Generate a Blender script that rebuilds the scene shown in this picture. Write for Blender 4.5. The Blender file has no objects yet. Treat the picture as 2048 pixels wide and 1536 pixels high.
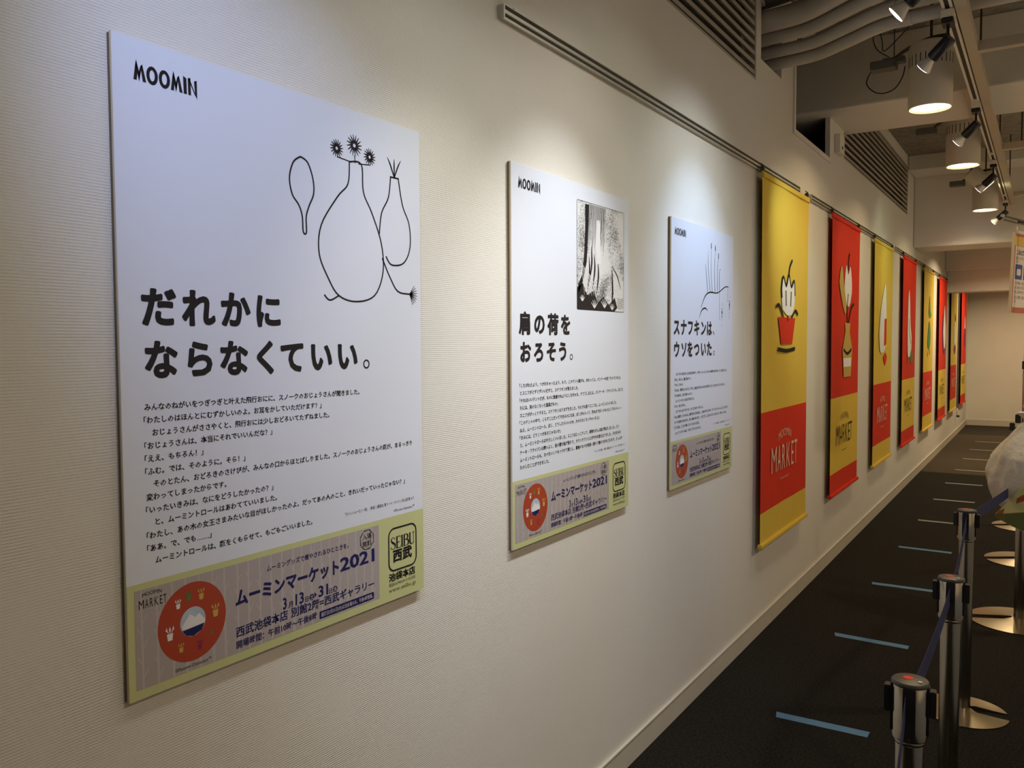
import bpy, bmesh, math, random
from mathutils import Vector, Matrix
random.seed(7)
C = bpy.context.scene.collection
sc = bpy.context.scene
R = math.radians

# ------------------------------------------------------------------ camera
YAW, PITCH, ROLL, FPX = .57082834, -.04791208, -.00515875, 1669.94
CAM = Vector((1.205, 0, 1.46789))
f = Vector((-math.sin(YAW)*math.cos(PITCH), math.cos(YAW)*math.cos(PITCH), math.sin(PITCH)))
r0 = Vector((math.cos(YAW), math.sin(YAW), 0)); u0 = r0.cross(f)
rr = math.cos(ROLL)*r0 + math.sin(ROLL)*u0
uu = -math.sin(ROLL)*r0 + math.cos(ROLL)*u0
cd = bpy.data.cameras.new('camera'); cam = bpy.data.objects.new('camera', cd); C.objects.link(cam)
cd.sensor_width = 36; cd.lens = FPX*36/2048; cd.clip_start = .05; cd.clip_end = 100
m = Matrix((rr, uu, -f)).transposed().to_4x4(); m.translation = CAM
cam.matrix_world = m
sc.camera = cam

# ------------------------------------------------------------------ exposure, world
sc.view_settings.view_transform = 'Standard'; sc.view_settings.look = 'None'
sc.view_settings.gamma = 1; sc.view_settings.use_curve_mapping = False
sc.view_settings.exposure = 0.05
w = bpy.data.worlds.new('world'); sc.world = w; w.use_nodes = True
w.node_tree.nodes['Background'].inputs[0].default_value = (1, 1, .98, 1)
w.node_tree.nodes['Background'].inputs[1].default_value = .047
sc.cycles.max_bounces = 6; sc.cycles.diffuse_bounces = 4; sc.cycles.glossy_bounces = 4
sc.cycles.sample_clamp_indirect = 4; sc.cycles.caustics_reflective = False; sc.cycles.caustics_refractive = False
sc.cycles.use_denoising = True

# track spotlights: (y on the track, aim y, aim z, beam watts per channel, beam angle, spill watts per channel)
SPOTS = [(.35, 1.06, 1.70, (20, 25, 43), 46, (0, 0, 0)), (1.35, 1.66, 1.06, (31, 31, 29), 60, (10, 10.3, 9.8)), (2.2, 2.08, 1.18, (60, 63, 66), 62, (11, 10, 9)),
         (3.2, 3.25, 1.50, (24, 33, 50), 62, (15, 16.5, 17)), (3.85, 4.68, 1.86, (34, 38, 33), 48, (0, 0, 0)), (5.4, 6.2, 1.85, (10.5, 9.6, 8), 52, (0, 0, 0)),
         (7.15, 7.9, 1.85, (11, 13, 10), 54, (6, 6.5, 4)), (9.2, 9.9, 1.8, (6, 5.4, 4.6), 58, (1, .8, .5))]
# cylinder downlights, watts per channel; the right-hand row is added fill
VIS_W, TILT_W, OVER_W, FAR_W, FILL_W = (5.2, 4.0, 2.2), (6, 6, 3.5), (1.4, 1.5, 1.3), (37, 28.5, 17.5), (18.5, 14.6, 10.6)
def watts(light, rgb):
    e = max(rgb); light.energy = e; light.color = [c/e for c in rgb]

# ------------------------------------------------------------------ materials
def mat(name, col, rough=.6, metal=0, emit=None, es=0, noise=None, bump=None, spec=.5, coat=0):
    mt = bpy.data.materials.new(name); mt.use_nodes = True
    nt = mt.node_tree; b = nt.nodes['Principled BSDF']
    b.inputs['Base Color'].default_value = (*col, 1); b.inputs['Roughness'].default_value = rough
    b.inputs['Metallic'].default_value = metal; b.inputs['Specular IOR Level'].default_value = spec
    b.inputs['Coat Weight'].default_value = coat; b.inputs['Coat Roughness'].default_value = .12
    tc = nt.nodes.new('ShaderNodeTexCoord')
    if noise:   # (scale, amount)
        n = nt.nodes.new('ShaderNodeTexNoise'); n.inputs['Scale'].default_value = noise[0]; n.inputs['Detail'].default_value = 5
        nt.links.new(tc.outputs['Object'], n.inputs['Vector'])
        mx = nt.nodes.new('ShaderNodeMix'); mx.data_type = 'RGBA'; a = noise[1]
        mx.inputs[6].default_value = (*[c*(1-a) for c in col], 1); mx.inputs[7].default_value = (*[min(1, c*(1+a)) for c in col], 1)
        nt.links.new(n.outputs['Fac'], mx.inputs[0]); nt.links.new(mx.outputs[2], b.inputs['Base Color'])
    if bump:    # (scale, distance)
        n = nt.nodes.new('ShaderNodeTexNoise'); n.inputs['Scale'].default_value = bump[0]; n.inputs['Detail'].default_value = 4
        nt.links.new(tc.outputs['Object'], n.inputs['Vector'])
        bp = nt.nodes.new('ShaderNodeBump'); bp.inputs['Distance'].default_value = bump[1]
        nt.links.new(n.outputs['Fac'], bp.inputs['Height']); nt.links.new(bp.outputs['Normal'], b.inputs['Normal'])
    if emit:
        b.inputs['Emission Color'].default_value = (*emit, 1); b.inputs['Emission Strength'].default_value = es
    return mt

def wall_mat():
    mt = mat('woven_wallpaper', (.74, .715, .65), .78, noise=(1.3, .05), spec=.25)
    nt = mt.node_tree; b = nt.nodes['Principled BSDF']
    tc = nt.nodes.new('ShaderNodeTexCoord'); sp = nt.nodes.new('ShaderNodeSeparateXYZ')
    nt.links.new(tc.outputs['Object'], sp.inputs[0])
    def M(op, a, b_=None):
        n = nt.nodes.new('ShaderNodeMath'); n.operation = op
        for i, v in ((0, a), (1, b_)):
            if v is None: continue
            if isinstance(v, (int, float)): n.inputs[i].default_value = v
            else: nt.links.new(v, n.inputs[i])
        return n.outputs[0]
    nz = nt.nodes.new('ShaderNodeTexNoise'); nz.inputs['Scale'].default_value = 22; nz.inputs['Detail'].default_value = 3
    nt.links.new(tc.outputs['Object'], nz.inputs['Vector'])
    wob = M('MULTIPLY', nz.outputs['Fac'], .9)
    a = M('SINE', M('ADD', M('MULTIPLY', sp.outputs['Z'], 2*math.pi/.0046), wob))
    c = M('SINE', M('ADD', M('MULTIPLY', sp.outputs['Y'], 2*math.pi/.0052), wob))
    ab = M('ADD', M('MULTIPLY', a, .55), M('MULTIPLY', M('MULTIPLY', a, c), .35))
    n2 = nt.nodes.new('ShaderNodeTexNoise'); n2.inputs['Scale'].default_value = 7; n2.inputs['Detail'].default_value = 4
    nt.links.new(tc.outputs['Object'], n2.inputs['Vector'])
    amp = M('ADD', M('MULTIPLY', n2.outputs['Fac'], 1.6), -.15)
    n3 = nt.nodes.new('ShaderNodeTexNoise'); n3.inputs['Scale'].default_value = 90; n3.inputs['Detail'].default_value = 3
    nt.links.new(tc.outputs['Object'], n3.inputs['Vector'])
    h = M('ADD', M('MULTIPLY', ab, amp), M('MULTIPLY', n3.outputs['Fac'], 1.1))
    bp = nt.nodes.new('ShaderNodeBump'); bp.inputs['Distance'].default_value = .00036; bp.inputs['Strength'].default_value = .9
    nt.links.new(h, bp.inputs['Height']); nt.links.new(bp.outputs['Normal'], b.inputs['Normal'])
    return mt

def carpet_mat(name, col):
    mt = mat(name, col, .97, spec=.1)
    nt = mt.node_tree; b = nt.nodes['Principled BSDF']
    tc = nt.nodes.new('ShaderNodeTexCoord')
    n = nt.nodes.new('ShaderNodeTexNoise'); n.inputs['Scale'].default_value = 105; n.inputs['Detail'].default_value = 7; n.inputs['Roughness'].default_value = .85
    nt.links.new(tc.outputs['Object'], n.inputs['Vector'])
    r = nt.nodes.new('ShaderNodeValToRGB')
    r.color_ramp.elements[0].position = .36; r.color_ramp.elements[0].color = (*[c*.22 for c in col], 1)
    r.color_ramp.elements[1].position = .66; r.color_ramp.elements[1].color = (*[c*3.0 for c in col], 1)
    nt.links.new(n.outputs['Fac'], r.inputs[0]); nt.links.new(r.outputs[0], b.inputs['Base Color'])
    bp = nt.nodes.new('ShaderNodeBump'); bp.inputs['Distance'].default_value = .004
    nt.links.new(n.outputs['Fac'], bp.inputs['Height']); nt.links.new(bp.outputs['Normal'], b.inputs['Normal'])
    return mt

def concrete_mat():
    mt = mat('rough_concrete', (.27, .245, .205), .95, noise=(14, .5), bump=(38, .02), spec=.2)
    return mt

def engrave_mat():   # generic black and white engraved forest tone: fine hatching on the print
    mt = mat('engraving_tone', (.55, .55, .55), .4)
    nt = mt.node_tree; b = nt.nodes['Principled BSDF']
    tc = nt.nodes.new('ShaderNodeTexCoord')
    n = nt.nodes.new('ShaderNodeTexNoise'); n.inputs['Scale'].default_value = 330; n.inputs['Detail'].default_value = 4
    n2 = nt.nodes.new('ShaderNodeTexNoise'); n2.inputs['Scale'].default_value = 7; n2.inputs['Detail'].default_value = 3
    nt.links.new(tc.outputs['Object'], n.inputs['Vector']); nt.links.new(tc.outputs['Object'], n2.inputs['Vector'])
    ad = nt.nodes.new('ShaderNodeMath'); ad.operation = 'ADD'
    nt.links.new(n.outputs['Fac'], ad.inputs[0]); nt.links.new(n2.outputs['Fac'], ad.inputs[1])
    r = nt.nodes.new('ShaderNodeValToRGB'); r.color_ramp.elements[0].position = .86; r.color_ramp.elements[0].color = (.12, .12, .12, 1)
    r.color_ramp.elements[1].position = 1.0; r.color_ramp.elements[1].color = (.75, .75, .75, 1)
    nt.links.new(ad.outputs[0], r.inputs[0]); nt.links.new(r.outputs[0], b.inputs['Base Color'])
    return mt

M = {
 'wall': wall_mat(),
 'paint': mat('cream_paint', (.76, .72, .64), .7, noise=(3, .06), bump=(60, .0006)),
 'paint_grey': mat('grey_cream_paint', (.74, .70, .62), .75, noise=(2, .08)),
 'base': mat('painted_baseboard', (.58, .54, .45), .55, noise=(8, .08)),
 'louver': mat('louver_paint', (.42, .38, .31), .55, noise=(5, .06)),
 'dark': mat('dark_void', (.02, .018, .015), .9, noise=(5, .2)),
 'concrete': concrete_mat(),
 'carpet': carpet_mat('dark_carpet', (.013, .0115, .0095)),
 'carpet_brown': carpet_mat('brown_carpet', (.045, .036, .025)),
 'carpet_grey': carpet_mat('far_carpet', (.028, .024, .018)),
 'tape': mat('blue_masking_tape', (.085, .20, .34), .75, noise=(30, .12)),
 'tape_grey': mat('greyish_tape', (.23, .235, .225), .7, noise=(30, .12)),
 'board': mat('poster_paper', (.76, .80, .89), .36, noise=(2, .01), coat=.2),
 'board_edge': mat('foam_board_edge', (.72, .60, .42), .8, noise=(20, .1)),
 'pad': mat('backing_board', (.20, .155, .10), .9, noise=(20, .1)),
 'ink': mat('black_ink', (.008, .008, .014), .45, noise=(3, .1), coat=.1, spec=.35),
 'navy': mat('navy_ink', (.014, .014, .10), .45, noise=(3, .1), coat=.1, spec=.35),
 'grey_ink': mat('grey_green_ink', (.16, .16, .08), .4, noise=(3, .1)),
 'lime': mat('pale_green_print', (.60, .62, .30), .35, noise=(2, .03), coat=.3),
 'lilac': mat('grey_lilac_print', (.44, .39, .385), .35, noise=(2, .03), coat=.3),
 'birch': mat('light_lilac_print', (.53, .48, .46), .35, noise=(2, .03), coat=.3),
 'rust': mat('rust_red_print', (.43, .055, .022), .35, noise=(2, .04), coat=.3),
 'engrave': engrave_mat(),
 'white_ink': mat('white_print', (.80, .80, .80), .5, noise=(3, .03)),
 'skyblue': mat('pale_blue_print', (.45, .55, .66), .4, noise=(60, .25)),
 'yellow': mat('yellow_cloth', (.72, .51, .075), .9, noise=(6, .04), bump=(400, .0004), spec=.2),
 'red': mat('red_cloth', (.66, .040, .016), .9, noise=(6, .04), bump=(400, .0004), spec=.2),
 'cream_ink': mat('cream_print', (.72, .60, .47), .85, noise=(3, .03), spec=.2),
 'black_cloth_ink': mat('black_cloth_print', (.02, .018, .015), .9, noise=(3, .1), spec=.2),
 'white_cloth_ink': mat('white_cloth_print', (.82, .82, .80), .9, noise=(3, .02), spec=.2),
 'green_ink': mat('green_print', (.06, .25, .06), .85, noise=(3, .1)),
 'gold_ink': mat('gold_print', (.55, .38, .08), .85, noise=(6, .1)),
 'blue_ink': mat('blue_print', (.03, .05, .35), .85, noise=(3, .1)),
 'plum_ink': mat('plum_print', (.22, .02, .10), .85, noise=(3, .1)),
 'alu': mat('brushed_aluminium', (.55, .53, .46), .5, .6, noise=(30, .08)),
 'rail_dark': mat('rail_slot', (.05, .045, .035), .6, noise=(9, .1)),
 'steel': mat('satin_steel', (.40, .37, .31), .20, 1, noise=(25, .06)),
 'base_steel': mat('brushed_base_plate', (.42, .34, .23), .25, 1, noise=(12, .08)),
 'black': mat('black_plastic', (.010, .010, .012), .42, noise=(20, .1)),
 'black_metal': mat('black_spot_metal', (.012, .013, .018), .35, noise=(20, .1)),
 'belt': mat('navy_webbing', (.010, .016, .085), .8, noise=(200, .3), bump=(600, .0005)),
 'cap': mat('dark_cap', (.045, .040, .034), .3, noise=(30, .1)),
 'sticker': mat('red_sticker', (.80, .045, .02), .5, noise=(30, .05)),
 'white_paint': mat('white_enamel', (.74, .68, .58), .45, noise=(5, .03)),
 'pipe': mat('white_pipe_lagging', (.52, .48, .42), .6, noise=(9, .08)),
 'pipe_grey': mat('grey_pipe', (.13, .13, .12), .6, noise=(9, .08)),
 'beige_metal': mat('beige_channel', (.50, .43, .32), .5, noise=(8, .06)),
 'chain': mat('rod_metal', (.10, .08, .06), .4, .8, noise=(20, .1)),
 'cable': mat('dark_cable', (.03, .026, .022), .6, noise=(20, .1)),
 'bag': mat('white_nonwoven_cloth', (.70, .68, .62), .85, noise=(9, .06), bump=(30, .006)),
 'leaf_print': mat('yellow_green_printed_paper', (.74, .72, .34), .5, noise=(6, .15)),
 'olive': mat('olive_print', (.13, .15, .035), .5, noise=(9, .2)),
 'brick_ink': mat('brick_red_print', (.45, .10, .05), .5, noise=(5, .1)),
 'sign_white': mat('sign_sheet', (.66, .60, .50), .5, noise=(4, .03)),
 'picto_blue': mat('pictogram_blue', (.02, .05, .25), .5, noise=(4, .1)),
 'sign_gold': mat('sign_gold_band', (.66, .42, .07), .5, noise=(4, .05)),
 'brass_edge': mat('pale_frame_edge', (.85, .70, .42), .35, .3, noise=(10, .05)),
 'warm_lens': mat('warm_diffuser', (1, .9, .75), .5, emit=(1, .86, .62), es=5, noise=(3, .01)),
 'cool_lens': mat('led_lens', (1, 1, 1), .3, emit=(.85, .93, 1), es=16, noise=(3, .01)),
 'bulb': mat('bulb_reflector', (.70, .68, .64), .25, .3, noise=(30, .1)),
}

# ------------------------------------------------------------------ helpers
def obj(name, bm, mt, parent=None, smooth=False):
    me = bpy.data.meshes.new(name)
    if isinstance(bm, bmesh.types.BMesh):
        bm.to_mesh(me); bm.free()
    else: me = bm; me.name = name
    for m_ in (mt if isinstance(mt, (list, tuple)) else [mt]): me.materials.append(M[m_])
    if smooth:
        for p in me.polygons: p.use_smooth = True
        me.set_sharp_from_angle(angle=R(40))
    o = bpy.data.objects.new(name, me); C.objects.link(o)
    if parent: o.parent = parent
    return o
def tag(o, label, cat, group=None):
    o['label'] = label; o['category'] = cat
    if group: o['group'] = group
    return o
def thing(name, label, cat, loc=(0, 0, 0), rot=(0, 0, 0), group=None):
    o = bpy.data.objects.new(name, None); C.objects.link(o); o.location = loc; o.rotation_euler = rot
    o.empty_display_size = .1
    return tag(o, label, cat, group)
def struct(name, bm, mt, parent=None, smooth=False):
    o = obj(name, bm, mt, parent, smooth)
    if not parent: o['kind'] = 'structure'
    return o
def B(): return bmesh.new()
def box(bm, lo, hi, bev=0):
    g = bmesh.ops.create_cube(bm, size=1)
    c = [(a+b)/2 for a, b in zip(lo, hi)]; s = [b-a for a, b in zip(lo, hi)]
    for v in g['verts']: v.co = Vector((v.co.x*s[0]+c[0], v.co.y*s[1]+c[1], v.co.z*s[2]+c[2]))
    if bev:
        es = list({e for v in g['verts'] for e in v.link_edges})
        bmesh.ops.bevel(bm, geom=es, offset=bev, segments=2, affect='EDGES')
    return bm
def tube(bm, pts, rad, n=12, cap=True):
    pts = [Vector(p) for p in pts]; rings = []
    rads = rad if isinstance(rad, (list, tuple)) else [rad]*len(pts)
    prev = None
    for i, p in enumerate(pts):
        d = (pts[min(i+1, len(pts)-1)] - pts[max(i-1, 0)]).normalized()
        if prev is None:
            a = Vector((0, 0, 1)) if abs(d.z) < .9 else Vector((1, 0, 0))
            x = d.cross(a).normalized()
        else: x = (prev - d*prev.dot(d)).normalized()
        prev = x; y = d.cross(x)
        rings.append([bm.verts.new(p + (x*math.cos(t)+y*math.sin(t))*rads[i]) for t in [2*math.pi*k/n for k in range(n)]])
    for a, b in zip(rings, rings[1:]):
        for k in range(n): bm.faces.new((a[k], a[(k+1) % n], b[(k+1) % n], b[k]))
    if cap: bm.faces.new(rings[0][::-1]); bm.faces.new(rings[-1])
    return bm
def smoothpath(pts, n=6):
    P = [Vector(p) for p in pts]; out = []
    for i in range(len(P)-1):
        a, b, c, d = P[max(i-1, 0)], P[i], P[i+1], P[min(i+2, len(P)-1)]
        for k in range(n):
            t = k/n
            out.append(.5*((2*b)+(-a+c)*t+(2*a-5*b+4*c-d)*t*t+(-a+3*b-3*c+d)*t**3))
    out.append(P[-1]); return out
def lathe(bm, prof, n=32, c=(0, 0, 0), axis=None):
    """prof: (radius, height) list; axis: optional matrix"""
    rings = []
    for r_, h in prof:
        ring = []
        for k in range(n):
            t = 2*math.pi*k/n; p = Vector((r_*math.cos(t), r_*math.sin(t), h))
            if axis: p = axis @ p
            ring.append(bm.verts.new(p+Vector(c)))
        rings.append(ring)
    for a, b in zip(rings, rings[1:]):
        for k in range(n): bm.faces.new((a[k], a[(k+1) % n], b[(k+1) % n], b[k]))
    bm.faces.new(rings[0][::-1]); bm.faces.new(rings[-1])
    return bm
# prints lie in a plane x = const, u -> +y, v -> +z, facing +x
def poly(bm, pts, x, th=.0001):
    vs = [bm.verts.new((x, u, v)) for u, v in pts]
    f_ = bm.faces.new(vs)
    f_.normal_update()
    if f_.normal.x < 0: f_.normal_flip()
    return bm
def rect(bm, u0_, v0, u1, v1, x): return poly(bm, [(u0_, v0), (u1, v0), (u1, v1), (u0_, v1)], x)
def ell(cu, cv, a, b, n=40, t0=0, t1=2*math.pi): return [(cu+a*math.cos(t0+(t1-t0)*k/n), cv+b*math.sin(t0+(t1-t0)*k/n)) for k in range(n)]
def ringp(bm, outer, inner, x):
    n = len(outer)
    o = [bm.verts.new((x, *p)) for p in outer]; i_ = [bm.verts.new((x, *p)) for p in inner]
    for k in range(n): bm.faces.new((o[k], o[(k+1) % n], i_[(k+1) % n], i_[k]))
    return bm
def rrect(u0_, v0, u1, v1, r, n=8):
    out = []
    for cu, cv, a in ((u1-r, v1-r, 0), (u0_+r, v1-r, 90), (u0_+r, v0+r, 180), (u1-r, v0+r, 270)):
        out += [(cu+r*math.cos(R(a+90*k/n)), cv+r*math.sin(R(a+90*k/n))) for k in range(n+1)]
    return out
def stroke(bm, pts, w, x, sm=True):
    """a drawn line of varying width; pts in (u, v), w a width or list"""
    P = [Vector((p[0], p[1], 0)) for p in pts]
    ws = w if isinstance(w, (list, tuple)) else [w]*len(P)
    if sm:
        q = [Vector((p.x, p.y, ws[i])) for i, p in enumerate(P)]
        q = smoothpath(q, 5); P = [Vector((p.x, p.y, 0)) for p in q]; ws = [max(p.z, 1e-5) for p in q]
    L = []; Rr = []
    for i, p in enumerate(P):
        d = P[min(i+1, len(P)-1)]-P[max(i-1, 0)]
        if d.length < 1e-9: d = Vector((1, 0, 0))
        d.normalize(); n = Vector((-d.y, d.x, 0))*ws[i]/2
        L.append(bm.verts.new((x, p.x+n.x, p.y+n.y))); Rr.append(bm.verts.new((x, p.x-n.x, p.y-n.y)))
    for i in range(len(P)-1): bm.faces.new((Rr[i], Rr[i+1], L[i+1], L[i]))
    return bm
def text(bm, body, u, v, em, x, sx=1.0, bold=0.0, width=None, res=2, arc=None, center=False):
    """lettering as flat shapes; em in metres; width fits the line to that length"""
    heavy = bold > .012
    cu = bpy.data.curves.new('t', 'FONT'); cu.body = body; cu.size = 1; cu.resolution_u = res
    cu.offset = min(bold, .010)
    to = bpy.data.objects.new('t', cu); C.objects.link(to)
    dg = bpy.context.evaluated_depsgraph_get()
    me = bpy.data.meshes.new_from_object(to.evaluated_get(dg))
    bpy.data.objects.remove(to); bpy.data.curves.remove(cu)
    xs = [q.co.x for q in me.vertices]
    if not xs: return bm
    if width: sx = width/(max(xs)*em)
    off = -(max(xs)+min(xs))/2*sx*em if center else 0
    e = max(0, bold-.010)
    if not heavy: shifts = [(0, 0)]
    elif e < .02: shifts = [(-e, -e*.6), (e, -e*.6), (-e, e*.6), (e, e*.6)]
    else: shifts = [(e*math.cos(R(a)), e*math.sin(R(a))) for a in range(0, 360, 45)]
    for si, (du, dv_) in enumerate(shifts):
        vs = []
        for q in me.vertices:
            pu, pv = (q.co.x+du)*sx*em+off, (q.co.y+dv_)*em
            if arc:  # bulge upwards over half-width arc[0] by arc[1]
                pv += arc[1]*(1-(pu/arc[0])**2)
            vs.append(bm.verts.new((x+si*.00003, u+pu, v+pv)))
        for p in me.polygons:
            try: bm.faces.new([vs[i] for i in p.vertices])
            except ValueError: pass
    bpy.data.meshes.remove(me)
    return bm

def glyph(bm, ch, u0_, v0, u1, v1, x, bold=0.0):
    """one letter fitted to a box"""
    cu = bpy.data.curves.new('t', 'FONT'); cu.body = ch; cu.size = 1; cu.resolution_u = 3; cu.offset = bold
    to = bpy.data.objects.new('t', cu); C.objects.link(to)
    me = bpy.data.meshes.new_from_object(to.evaluated_get(bpy.context.evaluated_depsgraph_get()))
    bpy.data.objects.remove(to); bpy.data.curves.remove(cu)
    xs = [q.co.x for q in me.vertices]; ys_ = [q.co.y for q in me.vertices]
    a, b, c_, d = min(xs), max(xs), min(ys_), max(ys_)
    vs = [bm.verts.new((x, u0_+(q.co.x-a)/(b-a)*(u1-u0_), v0+(q.co.y-c_)/(d-c_)*(v1-v0))) for q in me.vertices]
    for p in me.polygons:
        try: bm.faces.new([vs[i] for i in p.vertices])
        except ValueError: pass
    bpy.data.meshes.remove(me); return bm
def market(bm, u0_, v0, wd, h, x, bold=-.012):
    for ch, a, b in zip('MARKET', (0, .225, .395, .565, .760, .885), (.185, .345, .505, .700, .850, 1.0)):
        glyph(bm, ch, u0_+a*wd, v0, u0_+b*wd, v0+h, x, bold)
    return bm

# ------------------------------------------------------------------ the room
Y0, Y1, XR, ZC = -2.6, 16.7, 3.3, 3.3
holes = [(-1.2, 4.05, 2.722, 3.24), (4.13, 4.50, 2.845, 3.12), (4.765, 5.66, 2.64, 3.22), (6.09, 9.14, 2.722, 3.20)]
ys = sorted({Y0, Y1, *[h[0] for h in holes], *[h[1] for h in holes]}); zs = sorted({0, ZC, *[h[2] for h in holes], *[h[3] for h in holes]})
bm = B()
vd = {}
def V(y, z):
    if (y, z) not in vd: vd[(y, z)] = bm.verts.new((0, y, z))
    return vd[(y, z)]
for a, b in zip(ys, ys[1:]):
    for c, d in zip(zs, zs[1:]):
        cy, cz = (a+b)/2, (c+d)/2
        if any(h[0] < cy < h[1] and h[2] < cz < h[3] for h in holes): continue
        bm.faces.new((V(a, c), V(b, c), V(b, d), V(a, d)))
g = bmesh.ops.extrude_face_region(bm, geom=bm.faces[:])
for v in g['geom']:
    if isinstance(v, bmesh.types.BMVert): v.co.x -= .03
bmesh.ops.recalc_face_normals(bm, faces=bm.faces[:])
wall = struct('wall_left', bm, 'wall')
struct('floor', box(B(), (-.1, Y0, -.06), (XR+.1, Y1+.1, -.004)), 'dark')
fl = bpy.data.objects['floor']
obj('carpet', box(B(), (-.0, Y0, -.004), (XR, 10.44, 0)), 'carpet', fl)
obj('carpet', box(B(), (-.0, 10.444, -.004), (XR, 15.0, 0)), 'carpet_brown', fl)
obj('carpet', box(B(), (-.0, 15.004, -.004), (XR, Y1, 0)), 'carpet_grey', fl)
struct('ceiling', box(B(), (-.6, Y0, ZC), (XR+.1, Y1+.1, ZC+.1)), 'concrete')
struct('wall_end', box(B(), (-.1, Y1, 0), (XR+.1, Y1+.1, ZC)), 'paint')
struct('wall_right', box(B(), (XR, Y0, 0), (XR+.1, Y1, ZC)), 'paint')
struct('wall_rear', box(B(), (-.1, Y0-.1, 0), (XR+.1, Y0, ZC)), 'paint')
bm = box(B(), (0, Y0, 0), (.009, Y1, .082)); box(bm, (0, Y0, .083), (.0115, Y1, .088), .001)
struct('baseboard_left', bm, 'base')
struct('baseboard_end', box(B(), (.013, Y1-.012, 0), (XR, Y1, .10)), 'base')
struct('baseboard_right', box(B(), (XR-.012, Y0, 0), (XR, Y1-.012, .088)), 'base')
# recess behind the louvres and openings
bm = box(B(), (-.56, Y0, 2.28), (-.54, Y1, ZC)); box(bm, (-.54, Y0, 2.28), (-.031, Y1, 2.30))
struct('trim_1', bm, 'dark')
# white frame of the open slot in the wall
bm = box(B(), (-.029, 4.735, 2.612), (.010, 4.765, 3.22)); box(bm, (-.029, 4.765, 2.612), (.010, 5.66, 2.640))
struct('trim_2', bm, 'paint')
# concrete cross beams
def beam(y0, y1, z0, x0, n, m_='paint_grey', z1=ZC):
    struct('trim_%d' % n, box(B(), (x0, y0, z0), (XR, y1, z1), .006), m_)
beam(5.47, 6.20, 2.905, -.49, 3)
beam(9.13, 9.60, 3.16, .001, 4)
beam(9.60, 10.15, 2.445, .001, 5)
beam(12.78, 13.02, 2.43, .001, 6)
beam(13.02, 13.34, 2.15, .001, 7, 'paint')
# lower skirt of the first beam seen against the column
def louvre(y0, y1, z0, z1, label, n):
    t = thing('wall_louvre', label, 'louvre', (0, (y0+y1)/2, z0))
    off = Vector((0, -(y0+y1)/2, -z0))
    bm = box(B(), (-.05, y0, z0), (.001, y0+.012, z1)); box(bm, (-.05, y1-.012, z0), (.001, y1, z1))
    box(bm, (-.05, y0+.012, z0), (.001, y1-.012, z0+.010)); box(bm, (-.05, y0+.012, z1-.010), (.001, y1-.012, z1))
    bm.transform(Matrix.Translation(off)); obj('frame', bm, 'louver', t)
    bm = box(B(), (-.075, y0+.002, z0), (-.07, y1-.002, z1)); bm.transform(Matrix.Translation(off)); obj('backing', bm, 'dark', t)
    sl = None; k = 0; z = z0+.030
    while z < z1-.02:
        if sl is None:
            bm = B()
            pr = [(-.016, -.004), (-.001, -.010), (-.001, .010), (-.016, .012)]
            a = [bm.verts.new((p[0], -(y1-y0)/2+.012, p[1])) for p in pr]; b = [bm.verts.new((p[0], (y1-y0)/2-.012, p[1])) for p in pr]
            for i in range(4): bm.faces.new((a[i], a[(i+1) % 4], b[(i+1) % 4], b[i]))
            bm.faces.new(a[::-1]); bm.faces.new(b); bmesh.ops.recalc_face_normals(bm, faces=bm.faces[:])
            sl = obj('slat', bm, 'louver', t); o = sl
        else:
            o = sl.copy(); C.objects.link(o)
        o.location = (0, 0, z-z0); z += .0455
    return t
louvre(-1.19, 4.04, 2.722, 3.235, 'long slatted wall louvre at the top above the hanging rail, nearest', 0)
louvre(6.095, 9.135, 2.722, 3.195, 'slatted wall louvre beyond the first beam, above the red banners', 1)
# sensor box on the short column
t = thing('sensor_box', 'small cream box with a dark dot on the wall beside the far louvre', 'box', (0, 5.86, 2.75))
obj('housing', box(B(), (0, -.075, -.045), (.035, .075, .075), .004), 'paint', t)
obj('button', tube(B(), [(.035, .0, -.005), (.039, .0, -.005)], .009), 'black', t)

# ------------------------------------------------------------------ ceiling services
def pipe(name, pts, rad, mt, label, cuffs=()):
    t = thing(name, label, 'pipe', pts[0])
    P = [Vector(p)-Vector(pts[0]) for p in smoothpath(pts)]
    obj('tube', tube(B(), P, rad, 20), mt, t, True)
    for i in cuffs:
        d = (P[i+1]-P[i]).normalized()
        obj('collar', tube(B(), [P[i]-d*.03, P[i]+d*.03], rad*1.1, 20), mt, t, True)
    return t
pipe('insulated_pipe', [(-.3, 4.47, 2.905), (.02, 4.43, 2.905), (.20, 4.40, 2.905), (.38, 4.28, 2.905), (.54, 4.17, 2.905), (.72, 4.13, 2.905), (1.2, 4.10, 2.905), (3.2, 4.10, 2.905)], .030, 'pipe', 'lowest white lagged pipe curving out of the wall hole', (28,))
pipe('insulated_pipe', [(-.3, 4.40, 2.945), (.02, 4.36, 2.945), (.20, 4.33, 2.945), (.38, 4.21, 2.945), (.54, 4.10, 2.945), (.72, 4.05, 2.945), (1.2, 4.02, 2.945), (3.2, 4.02, 2.945)], .030, 'pipe', 'second white lagged pipe from below curving out of the wall hole', (26,))
pipe('insulated_pipe', [(-.3, 4.31, 2.985), (.02, 4.27, 2.985), (.20, 4.24, 2.985), (.38, 4.12, 2.985), (.54, 4.01, 2.985), (.72, 3.95, 2.985), (1.2, 3.92, 2.985), (3.2, 3.92, 2.985)], .032, 'pipe', 'third white lagged pipe from below curving out of the wall hole', (24,))
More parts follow.
